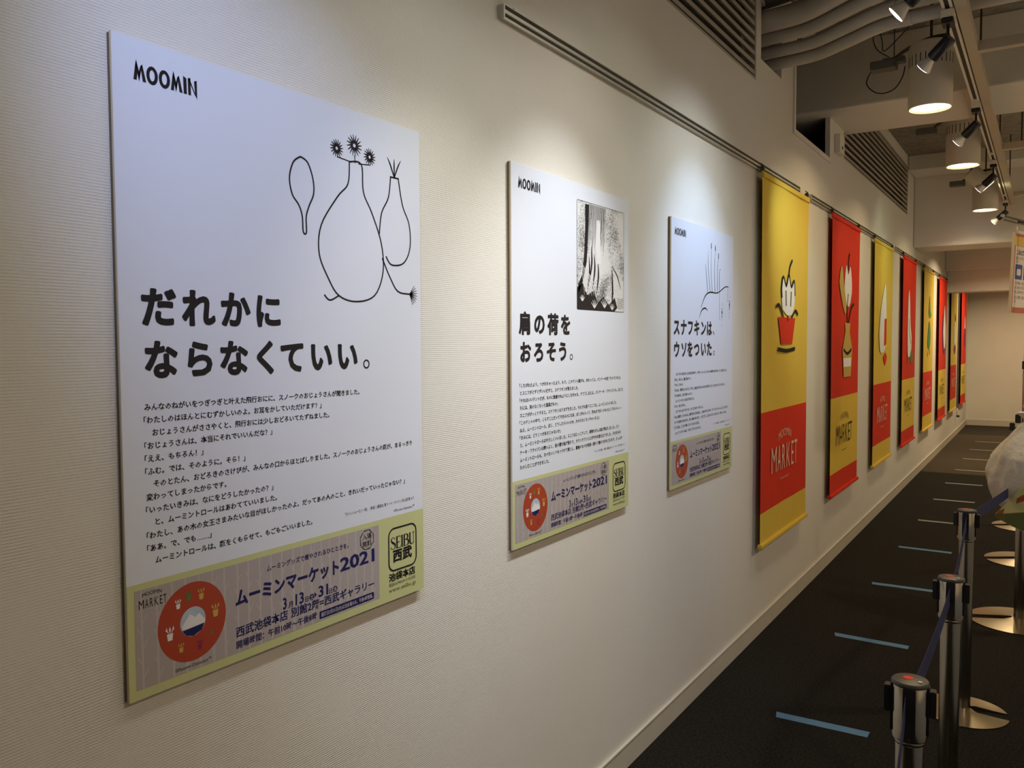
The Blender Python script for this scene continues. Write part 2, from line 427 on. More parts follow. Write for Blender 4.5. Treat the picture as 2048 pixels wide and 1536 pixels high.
pipe('insulated_pipe', [(-.3, 4.22, 3.04), (.02, 4.19, 3.04), (.20, 4.15, 3.04), (.38, 4.02, 3.04), (.54, 3.90, 3.04), (.72, 3.83, 3.04), (1.2, 3.80, 3.04), (3.2, 3.80, 3.04)], .052, 'pipe', 'thickest white lagged pipe on top of the bundle')
pipe('duct_pipe', [(-.3, 4.25, 3.165), (.05, 4.21, 3.165), (.3, 4.10, 3.165), (.6, 3.9, 3.165), (1.0, 3.8, 3.165), (3.2, 3.8, 3.165)], .05, 'pipe_grey', 'dark grey pipe above the white pipe bundle under the concrete ceiling')

# beige support channels of the lighting grid
def channel(p0, p1, label):
    lo = [min(a, b) for a, b in zip(p0, p1)]; hi = [max(a, b) for a, b in zip(p0, p1)]
    c = Vector([(a+b)/2 for a, b in zip(lo, hi)])
    t = thing('steel_channel', label, 'channel', c)
    if hi[0]-lo[0] > hi[1]-lo[1]:
        bm = box(B(), (lo[0], lo[1], lo[2]), (hi[0], hi[1], lo[2]+.004)); box(bm, (lo[0], lo[1], lo[2]+.004), (hi[0], lo[1]+.004, hi[2])); box(bm, (lo[0], hi[1]-.004, lo[2]+.004), (hi[0], hi[1], hi[2]))
    else:
        bm = box(B(), (lo[0], lo[1], lo[2]), (hi[0], hi[1], lo[2]+.004)); box(bm, (lo[0], lo[1], lo[2]+.004), (lo[0]+.004, hi[1], hi[2])); box(bm, (hi[0]-.004, lo[1], lo[2]+.004), (hi[0], hi[1], hi[2]))
    bm.transform(Matrix.Translation(-c)); obj('body', bm, 'beige_metal', t)
    return t
channel((.862, -2.0, 2.80), (.905, 11.5, 2.845), 'long beige channel carrying the lighting track')
channel((.905, 4.42, 2.795), (XR-.02, 4.465, 2.84), 'beige cross channel just before the first beam')
channel((.905, 6.76, 2.795), (XR-.02, 6.81, 2.84), 'beige cross channel just beyond the first beam')
channel((.905, 9.0, 2.795), (XR-.02, 9.05, 2.84), 'farthest beige cross channel in front of the second beam')
rod0 = None
for (x, y, lb) in ((.884, 2.6, 'nearest'), (.884, 4.9, 'second'), (.884, 6.9, 'third'), (.884, 8.7, 'farthest'), (1.02, 6.785, 'fifth')):
    z1 = ZC
    t = thing('hanger_rod', {'nearest': 'thin dark hanger rod above the nearest spotlights', 'second': 'thin dark hanger rod in front of the first beam', 'third': 'thin dark hanger rod on the track beyond the first beam', 'farthest': 'thin dark hanger rod near the second beam', 'fifth': 'thin dark hanger rod holding the cross channel beyond the first beam'}[lb], 'rod', (x, y, 2.80))
    obj('rod', tube(B(), [(0, 0, 0.004), (0, 0, z1-2.80)], .005, 8), 'chain', t)
    obj('nut', tube(B(), [(0, 0, .004), (0, 0, .014)], .011, 6), 'chain', t)
# lighting track
t = thing('lighting_track', 'white lighting track with a dark slot running along the ceiling grid', 'track', (.835, 4.6, 2.80))
obj('channel', box(B(), (-.018, -6.0, .0), (-.008, 6.4, .034)), 'white_paint', t)
obj('channel', box(B(), (.010, -6.0, .0), (.020, 6.4, .034)), 'white_paint', t)
obj('conductor', box(B(), (-.008, -6.0, .008), (.010, 6.4, .034)), 'rail_dark', t)
for y in (-2.2, .75, 2.3, 4.3):
    obj('joint', box(B(), (-.019, y-.02, -.003), (.021, y+.02, .03)), 'white_paint', t)

# track spotlights
def spot(y, ay, az, col, wt, spill, label):
    top = Vector((.836, y, 2.797)); aim = Vector((0, ay, az))
    t = thing('track_spotlight', label, 'spotlight', top)
    obj('adapter', box(B(), (-.024, -.045, -.030), (.024, .045, .0), .003), 'white_paint', t)
    obj('adapter_clip', box(B(), (-.022, -.040, -.052), (.022, .040, -.030), .003), 'black_metal', t)
    obj('stem', tube(B(), [(0, 0, -.052), (0, 0, -.115)], .006, 8), 'black_metal', t)
    piv = Vector((0, 0, -.115))
    d = Vector((-.76, (ay-y)*.45, -.62)).normalized()
    q = d.to_track_quat('Z', 'Y').to_matrix().to_4x4()
    ax = Matrix.Translation(piv) @ q
    body = lathe(B(), [(.001, -.018), (.022, -.016), (.025, -.010), (.025, .078), (.022, .082), (.016, .084)], 24, axis=ax.to_3x3(), c=piv)
    obj('body', body, 'black_metal', t, True)
    obj('bulb', lathe(B(), [(.014, .084), (.018, .092), (.033, .122), (.036, .128), (.034, .130)], 24, axis=ax.to_3x3(), c=piv), 'bulb', t, True)
    obj('lens', lathe(B(), [(.030, .1302), (.031, .1315), (.022, .1335), (.004, .1345)], 24, axis=ax.to_3x3(), c=piv), 'cool_lens', t, True)
    lp = top + piv + d*.145
    for nm, rgb, ang in (('beam_light', col, wt), ('spill_light', spill, 105)):
        if max(rgb) <= 0: continue
        ld = bpy.data.lights.new(nm, 'SPOT'); watts(ld, rgb); ld.spot_size = R(ang); ld.spot_blend = 1.0; ld.shadow_soft_size = .03
        lo = bpy.data.objects.new(nm, ld); C.objects.link(lo); lo.parent = t
        lo.location = lp - top
        lo.rotation_euler = (aim-lp).to_track_quat('-Z', 'Y').to_euler()
names = ['black track spotlight behind the viewer shining on the first poster', 'black track spotlight over the first poster', 'black track spotlight over the second poster',
 'black track spotlight at the top edge of the picture, brightest lens', 'black track spotlight in front of the nearest white downlight', 'black track spotlight below the first beam',
 'black track spotlight in front of the tilted downlight', 'farthest small black track spotlight above the hanging sign']
for s, nme in zip(SPOTS, names): spot(*s, nme)

# white cylinder downlights
def downlight(x, y, z, label, hgt=.35, rad=.108, tilt=None, slots=True, arm=True, wt=VIS_W):
    t = thing('cylinder_downlight', label, 'downlight', (x, y, z))
    if tilt: t.rotation_euler = tilt
    bm = lathe(B(), [(rad-.012, .012), (rad-.006, .0), (rad, 0.002), (rad, hgt*.92), (rad*.93, hgt*.97), (rad*.6, hgt), (.02, hgt+.004)], 40)
    bmesh.ops.delete(bm, geom=[f_ for f_ in bm.faces if len(f_.verts) > 4 and f_.calc_center_median().z < hgt*.5], context='FACES')
    obj('shade', bm, 'white_paint', t, True)
    obj('diffuser', lathe(B(), [(rad-.013, .013), (rad-.014, .011)], 40), 'warm_lens', t)
    if slots:
        s0 = None
        for k in range(26):
            a = 2*math.pi*k/26
            if s0 is None:
                s0 = obj('vent_slot', box(B(), (rad-.003, -.0022, 0), (rad+.0006, .0022, .058)), 'dark', t); o = s0
            else: o = s0.copy(); C.objects.link(o)
            o.location = (0, 0, hgt*.62); o.rotation_euler = (0, 0, a)
    if arm and not tilt:
        obj('bracket', tube(B(), smoothpath([(-.20, .03, hgt-.06), (-.12, .02, hgt-.01), (0, 0, hgt+.022), (.12, 0, hgt+.02)]), .010, 8), 'chain', t)
        obj('ballast', box(B(), (-.30, -.02, hgt-.10), (-.17, .07, hgt-.055), .004), 'pipe_grey', t)
    rod = [Vector((0, 0, hgt-.01)), Vector((0, 0, ZC-z))]
    if tilt:
        from mathutils import Euler
        q = Euler(tilt).to_matrix(); a = q @ Vector((0, 0, hgt-.01))
        rod = [q.inverted() @ a, q.inverted() @ Vector((a.x, a.y, ZC-z))]
    obj('hanger', tube(B(), rod, .007, 8), 'chain', t)
    ld = bpy.data.lights.new('lamp', 'AREA'); ld.shape = 'DISK'; ld.size = rad*1.7; watts(ld, wt); ld.spread = R(150)
    lo = bpy.data.objects.new('lamp', ld); C.objects.link(lo); lo.parent = t; lo.location = (0, 0, .006)
    return t
downlight(.645, 5.02, 2.712, 'large white cylinder downlight with vent slots, nearest, before the first beam')
downlight(.675, 6.66, 2.690, 'white cylinder downlight with vent slots just beyond the first beam')
downlight(.680, 9.00, 2.690, 'farthest upright white cylinder downlight, below the second beam edge', slots=False)
t = downlight(.735, 8.3, 2.79, 'white cylinder downlight tilted sideways beside the track', hgt=.20, rad=.072, tilt=(R(8), R(-42), 0), slots=False, wt=TILT_W)
for k, (x, y, lb) in enumerate(((.67, 2.55, 'white cylinder downlight above the second poster, out of view overhead'), (.67, .4, 'white cylinder downlight above the first poster, out of view overhead'),
                (.9, 11.6, 'white cylinder downlight hidden between the second and third beams'), (1.0, 15.0, 'white cylinder downlight by the end wall behind the low beam'))):
    downlight(x, y, 2.72, lb, slots=False, wt=(OVER_W, OVER_W, FAR_W, FAR_W)[k])
for k, (x, y) in enumerate(((2.45, 1.0), (2.45, 4.6), (2.45, 8.2))):  # unseen lamps added on the right for fill and bounce light
    downlight(x, y, 2.72, ('added fill downlight out of view on the right, nearest', 'added fill downlight out of view on the right, middle', 'added fill downlight out of view on the right, farthest')[k], slots=False, arm=False, wt=FILL_W)
# junction box and loose cable in front of the first beam
t = thing('junction_box', 'small grey junction box hanging before the first beam', 'box', (.42, 5.32, 3.085))
obj('box_body', box(B(), (-.06, -.03, -.012), (.06, .03, .018), .003), 'pipe_grey', t)
obj('hanger', tube(B(), [(0, 0, .018), (0, 0, ZC-3.085)], .003, 6), 'cable', t)
obj('screw', tube(B(), [(-.03, 0, -.04), (-.03, 0, -.012)], .004, 6), 'chain', t)
tag(obj('cable', tube(B(), smoothpath([(.378, 5.26, 3.078), (.333, 5.18, 3.02), (.303, 5.15, 2.942), (.335, 5.15, 2.889), (.388, 5.15, 2.866), (.452, 5.14, 2.88), (.49, 5.13, 2.93), (.505, 5.13, 2.99)]), .0035, 8), 'cable'),
    'thin dark cable looping down left of the nearest downlight', 'cable')
tag(obj('cable', tube(B(), smoothpath([(.40, 5.27, 3.10), (.35, 5.2, 3.128), (.331, 5.17, 3.187), (.356, 5.17, 3.24), (.378, 5.17, 3.164), (.384, 5.2, 3.115), (.448, 5.2, 3.164), (.52, 5.2, 3.24), (.54, 5.2, 3.298)]), .0030, 8), 'cable'),
    'tangled dark cable curling above the junction box', 'cable')

# ------------------------------------------------------------------ hanging rails
def rail(y0, y1, label):
    c = (y0+y1)/2; L = (y1-y0)/2
    t = thing('picture_rail', label, 'rail', (0, c, 2.305))
    obj('top_lip', box(B(), (0, -L, .030), (.016, L, .0325)), 'alu', t)
    obj('slot', box(B(), (0, -L, .020), (.004, L, .030)), 'rail_dark', t)
    obj('front_face', box(B(), (0, -L, .010), (.016, L, .020), .001), 'alu', t)
    obj('lower_groove', box(B(), (0, -L, .003), (.005, L, .010)), 'rail_dark', t)
    obj('bottom_lip', box(B(), (0, -L, -.004), (.012, L, .003)), 'alu', t)
    for s in (-1, 1): obj('end_stop', box(B(), (.0, s*(L+.003)-.003, -.004), (.018, s*(L+.003)+.003, .030)), 'alu', t)
    s0 = None
    for k in range(5):
        y = -L+.06+k*(2*L-.12)/4
        if s0 is None: s0 = obj('screw', tube(B(), [(0, 0, 0), (.006, 0, 0)], .004, 8), 'rail_dark', t); o = s0
        else: o = s0.copy(); C.objects.link(o)
        o.location = (0, y, .038)
rail(1.825, 4.84, 'aluminium hanging rail on the wall above the second and third posters')
rail(5.12, 8.12, 'aluminium hanging rail above the second and third banners')
rail(8.36, 12.77, 'aluminium hanging rail above the fourth to sixth banners')

# long white counter added outside the picture to bounce light up to the beams
t = thing('bounce_counter', 'long white counter added on the right to bounce light, out of view', 'counter', (2.55, 5.2, 0))
obj('worktop', box(B(), (-.65, -5.4, .78), (.65, 5.4, .82), .004), 'white_ink', t)
obj('front_panel', box(B(), (-.62, -5.35, .06), (-.60, 5.35, .78)), 'white_ink', t)
for a in (-5.30, -1.8, 1.75, 5.25): obj('support', box(B(), (-.60, a, 0), (.62, a+.05, .78)), 'white_ink', t)

# ------------------------------------------------------------------ posters
PX = .0130
def moomin_logo(bm, u, v, wd, h, x):
    def P(pts, du): poly(bm, [(u+(p[0]+du)*wd, v+p[1]*h) for p in pts], x)
    Mm = [(0, 0), (.045, 1.05), (.075, .62), (.115, .88), (.175, 0), (.13, 0), (.108, .34), (.085, -.03), (.062, .36), (.05, 0)]
    # M as convex-safe pieces
    def Mq(du):
        P([(0, .0), (.048, .0), (.062, .40), (.045, 1.1), (.030, .80)], du)
        P([(.030, .80), (.045, 1.1), (.10, .30), (.085, -.05), (.062, .36)], du)
        P([(.085, -.05), (.135, .92), (.108, .80), (.072, .34)], du)
        P([(.108, .80), (.135, .92), (.190, .0), (.140, .0)], du)
    def O(du):
        n = 28
        ringp(bm, [(u+(du+.088+.088*math.cos(2*math.pi*k/n))*wd, v+(.46+.50*math.sin(2*math.pi*k/n))*h) for k in range(n)],
                  [(u+(du+.088+.040*math.cos(2*math.pi*k/n))*wd, v+(.46+.30*math.sin(2*math.pi*k/n))*h) for k in range(n)], x)
    Mq(0); O(.195); O(.385); Mq(.572)
    P([(0, 0), (.052, 0), (.048, .88), (-.006, .99)], .78)
    P([(0, 0), (.045, 0), (.040, .98), (-.004, .90)], .855)
    P([(.0, .93), (.02, .98), (.148, -.14), (.10, .15)], .855)
    P([(.100, .85), (.146, .93), (.148, -.14), (.112, .1)], .855)
    return bm
def seibu(bm, u, v, wd, h, x):
    def S(pts, w, sm=True): stroke(bm, [(u+p[0]*wd, v+p[1]*h) for p in pts], [q*wd for q in w] if isinstance(w, list) else w*wd, x, sm)
    S([(.16, .80), (.12, .95), (.07, .99), (.02, .86), (.03, .68), (.10, .52), (.17, .36), (.17, .12), (.11, .01), (.04, .04), (.0, .22)], [.012, .012, .018, .035, .045, .055, .050, .035, .018, .012, .012])
    S([(.0, .22), (.0, .0)], .012, False); S([(.165, .98), (.165, .78)], .012, False)
    S([(.255, 0), (.255, 1)], .055, False)
    for z, L in ((.985, .40), (.50, .36), (.015, .41)): S([(.22, z), (L, z)], .016, False)
    S([(.40, 1), (.41, .80)], .012, False); S([(.41, 0), (.425, .22)], .012, False); S([(.36, .60), (.36, .40)], .010, False)
    S([(.475, 0), (.475, 1)], .055, False); S([(.44, .99), (.51, .99)], .014, False); S([(.44, .01), (.51, .01)], .014, False)
    S([(.57, 0), (.57, 1)], .055, False)
    S([(.55, .99), (.65, .99), (.715, .88), (.715, .66), (.65, .55), (.57, .53)], [.014, .016, .045, .050, .016, .012])
    S([(.57, .53), (.67, .52), (.745, .40), (.745, .14), (.67, .01), (.55, .01)], [.012, .016, .050, .055, .016, .012])
    S([(.82, 1), (.82, .30), (.85, .06), (.90, .0), (.955, .06), (.975, .25), (.975, 1)], [.055, .055, .045, .018, .016, .018, .020])
    S([(.975, .3), (.985, .0)], .018, False)
    for a in (.82, .975): S([(a-.04, .99), (a+.04, .99)], .014, False)
    return bm
def footer(t):
    """the pale green band with the market notice; the same on the three posters"""
    W = .728; x1, x2, x3, x4 = PX+.0003, PX+.0006, PX+.0009, PX+.0012
    obj('footer_band', rect(B(), .0, .0, W, .184, x1), 'lime', t)
    obj('footer_panel', rect(B(), .0125, .0155, .578, .1735, x2), 'lilac', t)
    rnd = random.Random(3); bm = B(); k = 0; u = .022
    while u < .572:
        wv = rnd.uniform(.004, .0065)
        poly(bm, [(u, .0155), (u+wv, .0155), (u+wv*.7, .1735), (u+wv*.1, .1735)], x2+.0001)
        v = .02+rnd.uniform(0, .02); s = rnd.choice((-1, 1))
        while v < .15:
            L = rnd.uniform(.010, .017)
            a = (u+wv/2, v); b = (u+wv/2+s*L*.62, v+L)
            if .0135 < b[0] < .576 and b[1] < .173:
                n = .0016
                poly(bm, [(a[0]-n, a[1]), (a[0]+n, a[1]), (b[0]+n*.6, b[1]), (b[0]-n*.6, b[1])], x2+.0002)
            v += rnd.uniform(.016, .03); s = -s
        u += rnd.uniform(.022, .028)
    obj('birch_print', bm, 'birch', t)
    c = (.117, .0975)
    obj('red_disc', ringp(B(), ell(*c, .066, .066, 48), ell(*c, .0245, .0245, 48), x3), 'rust', t)
    obj('disc_sky', poly(B(), ell(*c, .0246, .0246, 48), x3), 'skyblue', t)
    bm = poly(B(), [(c[0]-.022, c[1]-.004), (c[0]-.006, c[1]+.014), (c[0]+.004, c[1]+.006), (c[0]+.012, c[1]+.011), (c[0]+.0235, c[1]-.002), (c[0]+.022, c[1]-.010), (c[0]-.020, c[1]-.010)], x4)
    obj('disc_mountain', bm, 'white_ink', t)
    obj('disc_sea', poly(B(), [(c[0]-.0215, c[1]-.011), (c[0]+.022, c[1]-.008), (c[0]+.016, c[1]-.0185), (c[0], c[1]-.0243), (c[0]-.013, c[1]-.0205)], x4+.0001), 'navy', t)
    # generic sprigs and pots set round the disc
    for i, (a, q, m_) in enumerate(((128, 9, 'white_ink'), (100, 9, 'green_ink'), (68, 11, 'gold_ink'), (8, 13, 'gold_ink'), (192, 13, 'white_ink'), (238, 9, 'gold_ink'), (286, 9, 'plum_ink'), (322, 5, 'green_ink'))):
        cu, cv = c[0]+.045*math.cos(R(a)), c[1]+.045*math.sin(R(a)); q = q*.001
        bm = poly(B(), [(cu-q*.45, cv+q*.1), (cu+q*.45, cv+q*.1), (cu+q*.32, cv-q*.8), (cu-q*.32, cv-q*.8)], x4)
        for s in (-1, 0, 1): poly(bm, [(cu+s*q*.1, cv+q*.1), (cu+s*q*.5+q*.14, cv+q*.6), (cu+s*q*.45, cv+q), (cu+s*q*.5-q*.14, cv+q*.6)], x4)
        obj('pot_print', bm, m_, t)
    bm = text(B(), 'MOOMIN', .043, .1605, .0088, x3, sx=.95, arc=(.019, .0022), center=True)
    market(bm, .0195, .1430, .049, .0140, x3, .0)
    text(bm, '©Moomin Characters™', .081, .0215, .0085, x3, width=.070)
    obj('market_lettering', bm, 'ink', t)
    bm = text(B(), 'ムーミングッズで癒やされるひとときを。', .274, .1452, .0118, x3, width=.212, bold=.014)
    text(bm, 'ムーミンマーケット', .203, .1005, .0315, x3, width=.254, bold=.04)
    text(bm, '2021', .461, .1005, .0375, x3, width=.101, bold=.03)
    text(bm, '3', .310, .0640, .030, x3, sx=.75, bold=.025); text(bm, '月', .3245, .0640, .013, x3, bold=.02)
    text(bm, '13', .337, .0640, .030, x3, width=.0255, bold=.025); text(bm, '日', .3645, .0640, .012, x3, bold=.02)
    text(bm, '31', .400, .0640, .030, x3, width=.0265, bold=.025); text(bm, '日', .4275, .0640, .012, x3, bold=.02)
    poly(bm, [(.3905, .0655), (.3905, .0765), (.3965, .071)], x3)
    text(bm, '西武池袋本店', .203, .0445, .0200, x3, width=.119, bold=.022)
    text(bm, '別館2階=西武ギャラリー', .330, .0445, .0200, x3, width=.231, bold=.022)
    text(bm, '開場時間：午前10時〜午後8時', .203, .0240, .0150, x3, width=.193, bold=.022)
    poly(bm, ell(.3835, .0690, .0062, .0062, 24), x3); poly(bm, ell(.4465, .0690, .0062, .0062, 24), x3)
    poly(bm, rrect(.403, .0195, .560, .0345, .0025), x3)
    obj('notice_lettering', bm, 'navy', t)
    bm = text(B(), '土', .3785, .0655, .0098, x4, bold=.02); text(bm, '水', .4415, .0655, .0098, x4, bold=.02)
    text(bm, '最終日3月31日(水)は当会場のみ、午後4時閉場。', .407, .0235, .0095, x4, width=.149, bold=.015)
    obj('reversed_lettering', bm, 'birch', t)
    n = 8
    oc = lambda r_, j: [(.541+r_*math.cos(R(45*k+22.5+j)), .1495+r_*1.0*math.sin(R(45*k+22.5+j))) for k in range(n)]
    bm = ringp(B(), oc(.0222, 0), oc(.0203, 5), x3)
    text(bm, '入場', .5410, .1508, .0145, x3, bold=.012, center=True); text(bm, '無料', .5410, .1355, .0145, x3, bold=.012, center=True)
    obj('octagon_badge', bm, 'ink', t)
    bm = ringp(B(), rrect(.6075, .0625, .7035, .1585, .0195), rrect(.6110, .0660, .7000, .1550, .0160), x3)
    seibu(bm, .6165, .1115, .078, .026, x3)
    text(bm, '西武', .6545, .0850, .0290, x3, sx=1.12, bold=.032, center=True)
    text(bm, '池袋本店', .6080, .0435, .0190, x3, width=.089, bold=.028)
    obj('store_logo', bm, 'ink', t)
    bm = text(B(), '電話03(3981)0111大代表', .608, .0315, .0088, x3, width=.090, bold=.006)
    text(bm, 'www.seibu.jp', .608, .0185, .0135, x3, width=.091)
    obj('contact_lettering', bm, 'grey_ink', t)

def poster(y, z, label, head, lines, headw, credit, first, pitch):
    W, H = .728, 1.030; x1 = PX+.0004
    t = thing('poster', label, 'poster', (0, y, z), group=None)
    obj('board', box(B(), (.0082, 0, 0), (PX, W, H), .0004), 'board', t)
    obj('board_edge', box(B(), (.0080, -.0003, -.0003), (PX-.0008, W+.0003, H+.0003)), 'board_edge', t)
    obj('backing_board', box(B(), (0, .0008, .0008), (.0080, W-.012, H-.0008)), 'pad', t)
    obj('title_lettering', moomin_logo(B(), .0345, .9665, .114, .0285, x1), 'ink', t)
    bm = B()
    for (st, cen, v, em) in head:
        for ch, c_ in zip(st, cen):
            text(bm, ch, c_*.001-(em*.18 if ch in '。、' else em/2), v, em, x1, bold=.043 if ch not in '。、' else .0, res=3)
    obj('headline_lettering', bm, 'ink', t)
    bm = B()
    for i, s in enumerate(lines):
        ind = .0125 if s[0] == '　' else 0
        s2 = s.lstrip('　')
        q = -.0085 if s2[0] == '「' else 0
        text(bm, s2, .0375+ind+q, first-pitch*i+.0008, .0122, x1, sx=headw, bold=.019, res=1)
    obj('story_lettering', bm, 'ink', t)
    bm = text(B(), credit, .474, .2105, .0078, x1, width=.222, res=1)
    text(bm, '©Moomin Characters™', .627, .1925, .0085, x1, width=.070, res=1)
    obj('credit_lettering', bm, 'ink', t)
    footer(t)
    return t
t1 = poster(.7495, .9110, 'large poster nearest the viewer with two rows of big bold kana ending なくていい', [('だれかに', (68, 142, 217, 290), .5945, .0650), ('ならなくていい。', (70, 142, 212, 283, 346, 419, 491, 546), .5110, .0640)],
 ['みんなのねがいをつぎつぎと叶えた飛行おにに、スノークのおじょうさんが聞きました。', '「わたしのはほんとにむずかしいのよ。お耳をかしていただけます？」', '　おじょうさんがささやくと、飛行おには少しおどろいてたずねました。',
  '「おじょうさんは、本当にそれでいいんだな？」', '「ええ、もちろん！」', '「ふむ。では、そのように。そら！」', '　そのとたん、おどろきのさけびが、みんなの口からほとばしりました。スノークのおじょうさんの顔が、まるっきり',
  '変わってしまったからです。', '「いったいきみは、なにをどうしたかったの？」', '　と、ムーミントロールはあわてていいました。', '「わたし、あの木の女王さまみたいな目がほしかったのよ。だってあの人のこと、きれいだっていったじゃない？」',
  '「ああ。で、でも……」', '　ムーミントロールは、顔をくもらせて、もごもごいいました。'], 1.015, '「たのしいムーミン一家」〔新版〕(講談社) 著:トーベ・ヤンソン 訳:山室 静 より', .455, .0204)
t2 = poster(1.8560, .9165, 'second poster, with a black and white forest engraving at its upper right', [('肩の荷を', (67, 143, 219, 293), .5830, .0630), ('おろそう。', (68, 139, 209, 275, 326), .5065, .0600)],
 ['「くたびれたよう。つかれちゃったよう。もう、このテント運びも、かわってよ。パンケーキ用フライパンもさ」', 'とスニフがぐずぐずいいだすと、スナフキンが答えました。', '「それはいいテントだが、ものに執着せぬようにしなきゃな。すててしまえよ。パンケーキ・フライパンも。ぼくた',
  'ちには、用のなくなった道具だもの」', 'スニフがびっくりすると、スナフキンはうなずきました。それでも迷うスニフは、ムーミンにいいました。', '「このテントの中で、くらすことだってできるのになあ。ぼくがもらって、死ぬまでぼくのものにしてもいい――',
  'ねえ、ムーミントロール。ぼく、どうしたらいいのか、わからなくなっちゃったよ」', '「きみには、どうくつがあるじゃないか」', 'と、ムーミントロールはやさしくいいました。スニフはにっこりして、荷物をぜんぶ投げ飛ばしました。パン',
  'ケーキ・フライパンは勢いよく、岩の間を転げ落ちて、カランカランとにぎやかな音を立てました。それをみた', 'ムーミントロールも、なべをいくつもつづけて落とし、最後のなべが谷底へ落ちて静けさがもどるまで、たっぷり', 'たのしむことができました。'],
 1.035, '「ムーミン谷の彗星」〔新版〕(講談社) 著:トーベ・ヤンソン 訳:下村隆一 より', .4335, .0201)
t3 = poster(2.9600, .9110, 'third and farthest poster, beside the first yellow banner', [('スナフキンは、', (57, 130, 202, 274, 350, 420, 474), .5930, .0660), ('ウソをついた。', (58, 134, 200, 273, 351, 422, 479), .5080, .0650)],
 ['　スナフキンはだまったまま目を伏せて、やがて、ムーミントロールの問いかけにゆっくりと答えました。', '「ねえ、あした、旅に出るの？」', '「そのことかい」', '「きみは、世界じゅうのどこへでも、自由に行けるのにたびたび来てくれて、ぼくはとってもうれしい',
  '「そのほかに、なにがほしいの？」', '　ムーミントロールはたずねました。', '「いや、なにもない」', '　スナフキンはうそをつき、パイプに火をつけました。', '「みんな旅をしているんだ。春がきたらきみはね、この谷のひとたちは、ずっとずっといっしょにくらすだろ',
  'いつでも思いだせるから、ぼくは旅のあいだに、ときどきここに立ちよりたくなるんだ。きみも、みんな', '「そうだね。どこかで待っていてくれるんだね」', '　ムーミントロールは、うれしそうにいいました。'], 1.06, '「ムーミン谷の仲間たち」〔新版〕(講談社) 著:トーベ・ヤンソン より', .4325, .0204)

x1 = PX+.0004
# drawing on the first poster: a hand mirror and plain potted plants in black line
bm = B(); LW = .0034
mir = [(.374, .911), (.356, .898), (.346, .868), (.352, .838), (.368, .820), (.376, .800), (.378, .771), (.386, .771), (.386, .800), (.394, .822), (.406, .846), (.405, .874), (.392, .903), (.374, .911)]
stroke(bm, mir, LW, x1)
vase = [(.505, .925), (.500, .880), (.470, .850), (.425, .790), (.418, .735), (.440, .690), (.470, .655), (.520, .645), (.575, .660), (.602, .710), (.598, .770), (.570, .830), (.545, .870), (.540, .925), (.505, .925)]
stroke(bm, vase, LW, x1)
stroke(bm, [(.600, .74), (.625, .70), (.650, .672), (.690, .668)], LW, x1)
stroke(bm, [(.470, .655), (.445, .645), (.430, .655)], LW, x1)
obj('mirror_drawing', bm, 'ink', t1)
bm = B(); rnd = random.Random(5)
for (cu, cv, r_) in ((.470, .945, .018), (.520, .960, .022), (.565, .945, .018)):
    for k in range(16):
        a = 2*math.pi*k/16
        stroke(bm, [(cu+.35*r_*math.cos(a), cv+.35*r_*math.sin(a)), (cu+r_*math.cos(a+.15), cv+r_*math.sin(a+.15))], [.004, .0012], x1, False)
    ringp(bm, ell(cu, cv, r_*.36, r_*.36, 20), ell(cu, cv, r_*.18, r_*.18, 20), x1)
    stroke(bm, [(cu, cv-r_*.9), (.522+(cu-.52)*.2, .925)], .0022, x1, False)
for k in range(9):
    a = R(200+k*15); stroke(bm, [(.690, .668), (.690+.025*math.cos(a+1.6), .668+.025*math.sin(a+1.6))], [.003, .001], x1, False)
obj('flower_drawing', bm, 'ink', t1)
bm = B()
stroke(bm, [(.630, .915), (.622, .87), (.600, .835), (.592, .79)], LW, x1); stroke(bm, [(.655, .915), (.668, .86), (.690, .82), (.692, .77), (.670, .735), (.630, .728), (.612, .745)], LW, x1)
stroke(bm, [(.628, .915), (.657, .915)], LW, x1, False)
for s in (-1, 0, 1): stroke(bm, [(.642, .915), (.642+s*.012, .94), (.642+s*.022, .955)], [.003, .004, .001], x1)
obj('jug_drawing', bm, 'ink', t1)
# generic engraved forest picture on the second poster
PU0, PU1, PV0, PV1 = .362, .690, .654, .982
obj('engraving', poly(B(), rrect(PU0, PV0, PU1, PV1, .006), x1), 'engrave', t2)
bm = B(); x2 = x1+.0002; rnd = random.Random(11)
poly(bm, [(.415, .975), (.440, .975), (.436, .90), (.425, .80), (.40, .74), (.37, .70), (.37, .73), (.395, .76), (.408, .82), (.415, .90)], x2)
for k in range(26):
    u = .44+k*.0045; stroke(bm, [(u, .978), (u-.004+rnd.uniform(-.003, .003), .90), (u-.012+rnd.uniform(-.006, .006), .82+rnd.uniform(0, .05))], [.0022, .0018, .0006], x2)
poly(bm, [(.363, .655), (.363, .72), (.40, .735), (.43, .70), (.47, .715), (.50, .68), (.54, .70), (.58, .675), (.62, .70), (.64, .668), (.62, .655)], x2)
for (u, v) in ((.455, .78), (.475, .76), (.44, .75), (.50, .74)): stroke(bm, [(u, v+.07), (u+.004, v+.02), (u-.012, v-.04)], [.002, .010, .002], x2)
stroke(bm, [(.60, .80), (.64, .77), (.665, .73)], [.002, .006, .002], x2); stroke(bm, [(.60, .79), (.605, .72), (.60, .68)], [.004, .012, .004], x2)
for k in range(6): stroke(bm, [(.64, .70-k*.006), (.66, .695-k*.006), (.685, .70-k*.006)], .0014, x2)
ringp(bm, rrect(PU0, PV0, PU1, PV1, .006), rrect(PU0+.0015, PV0+.0015, PU1-.0015, PV1-.0015, .0045), x2)
obj('tree_engraving', bm, 'ink', t2)
bm = B(); x3 = x2+.0002
poly(bm, [(.492, .935), (.512, .935), (.520, .84), (.522, .80), (.490, .80), (.482, .86)], x3)
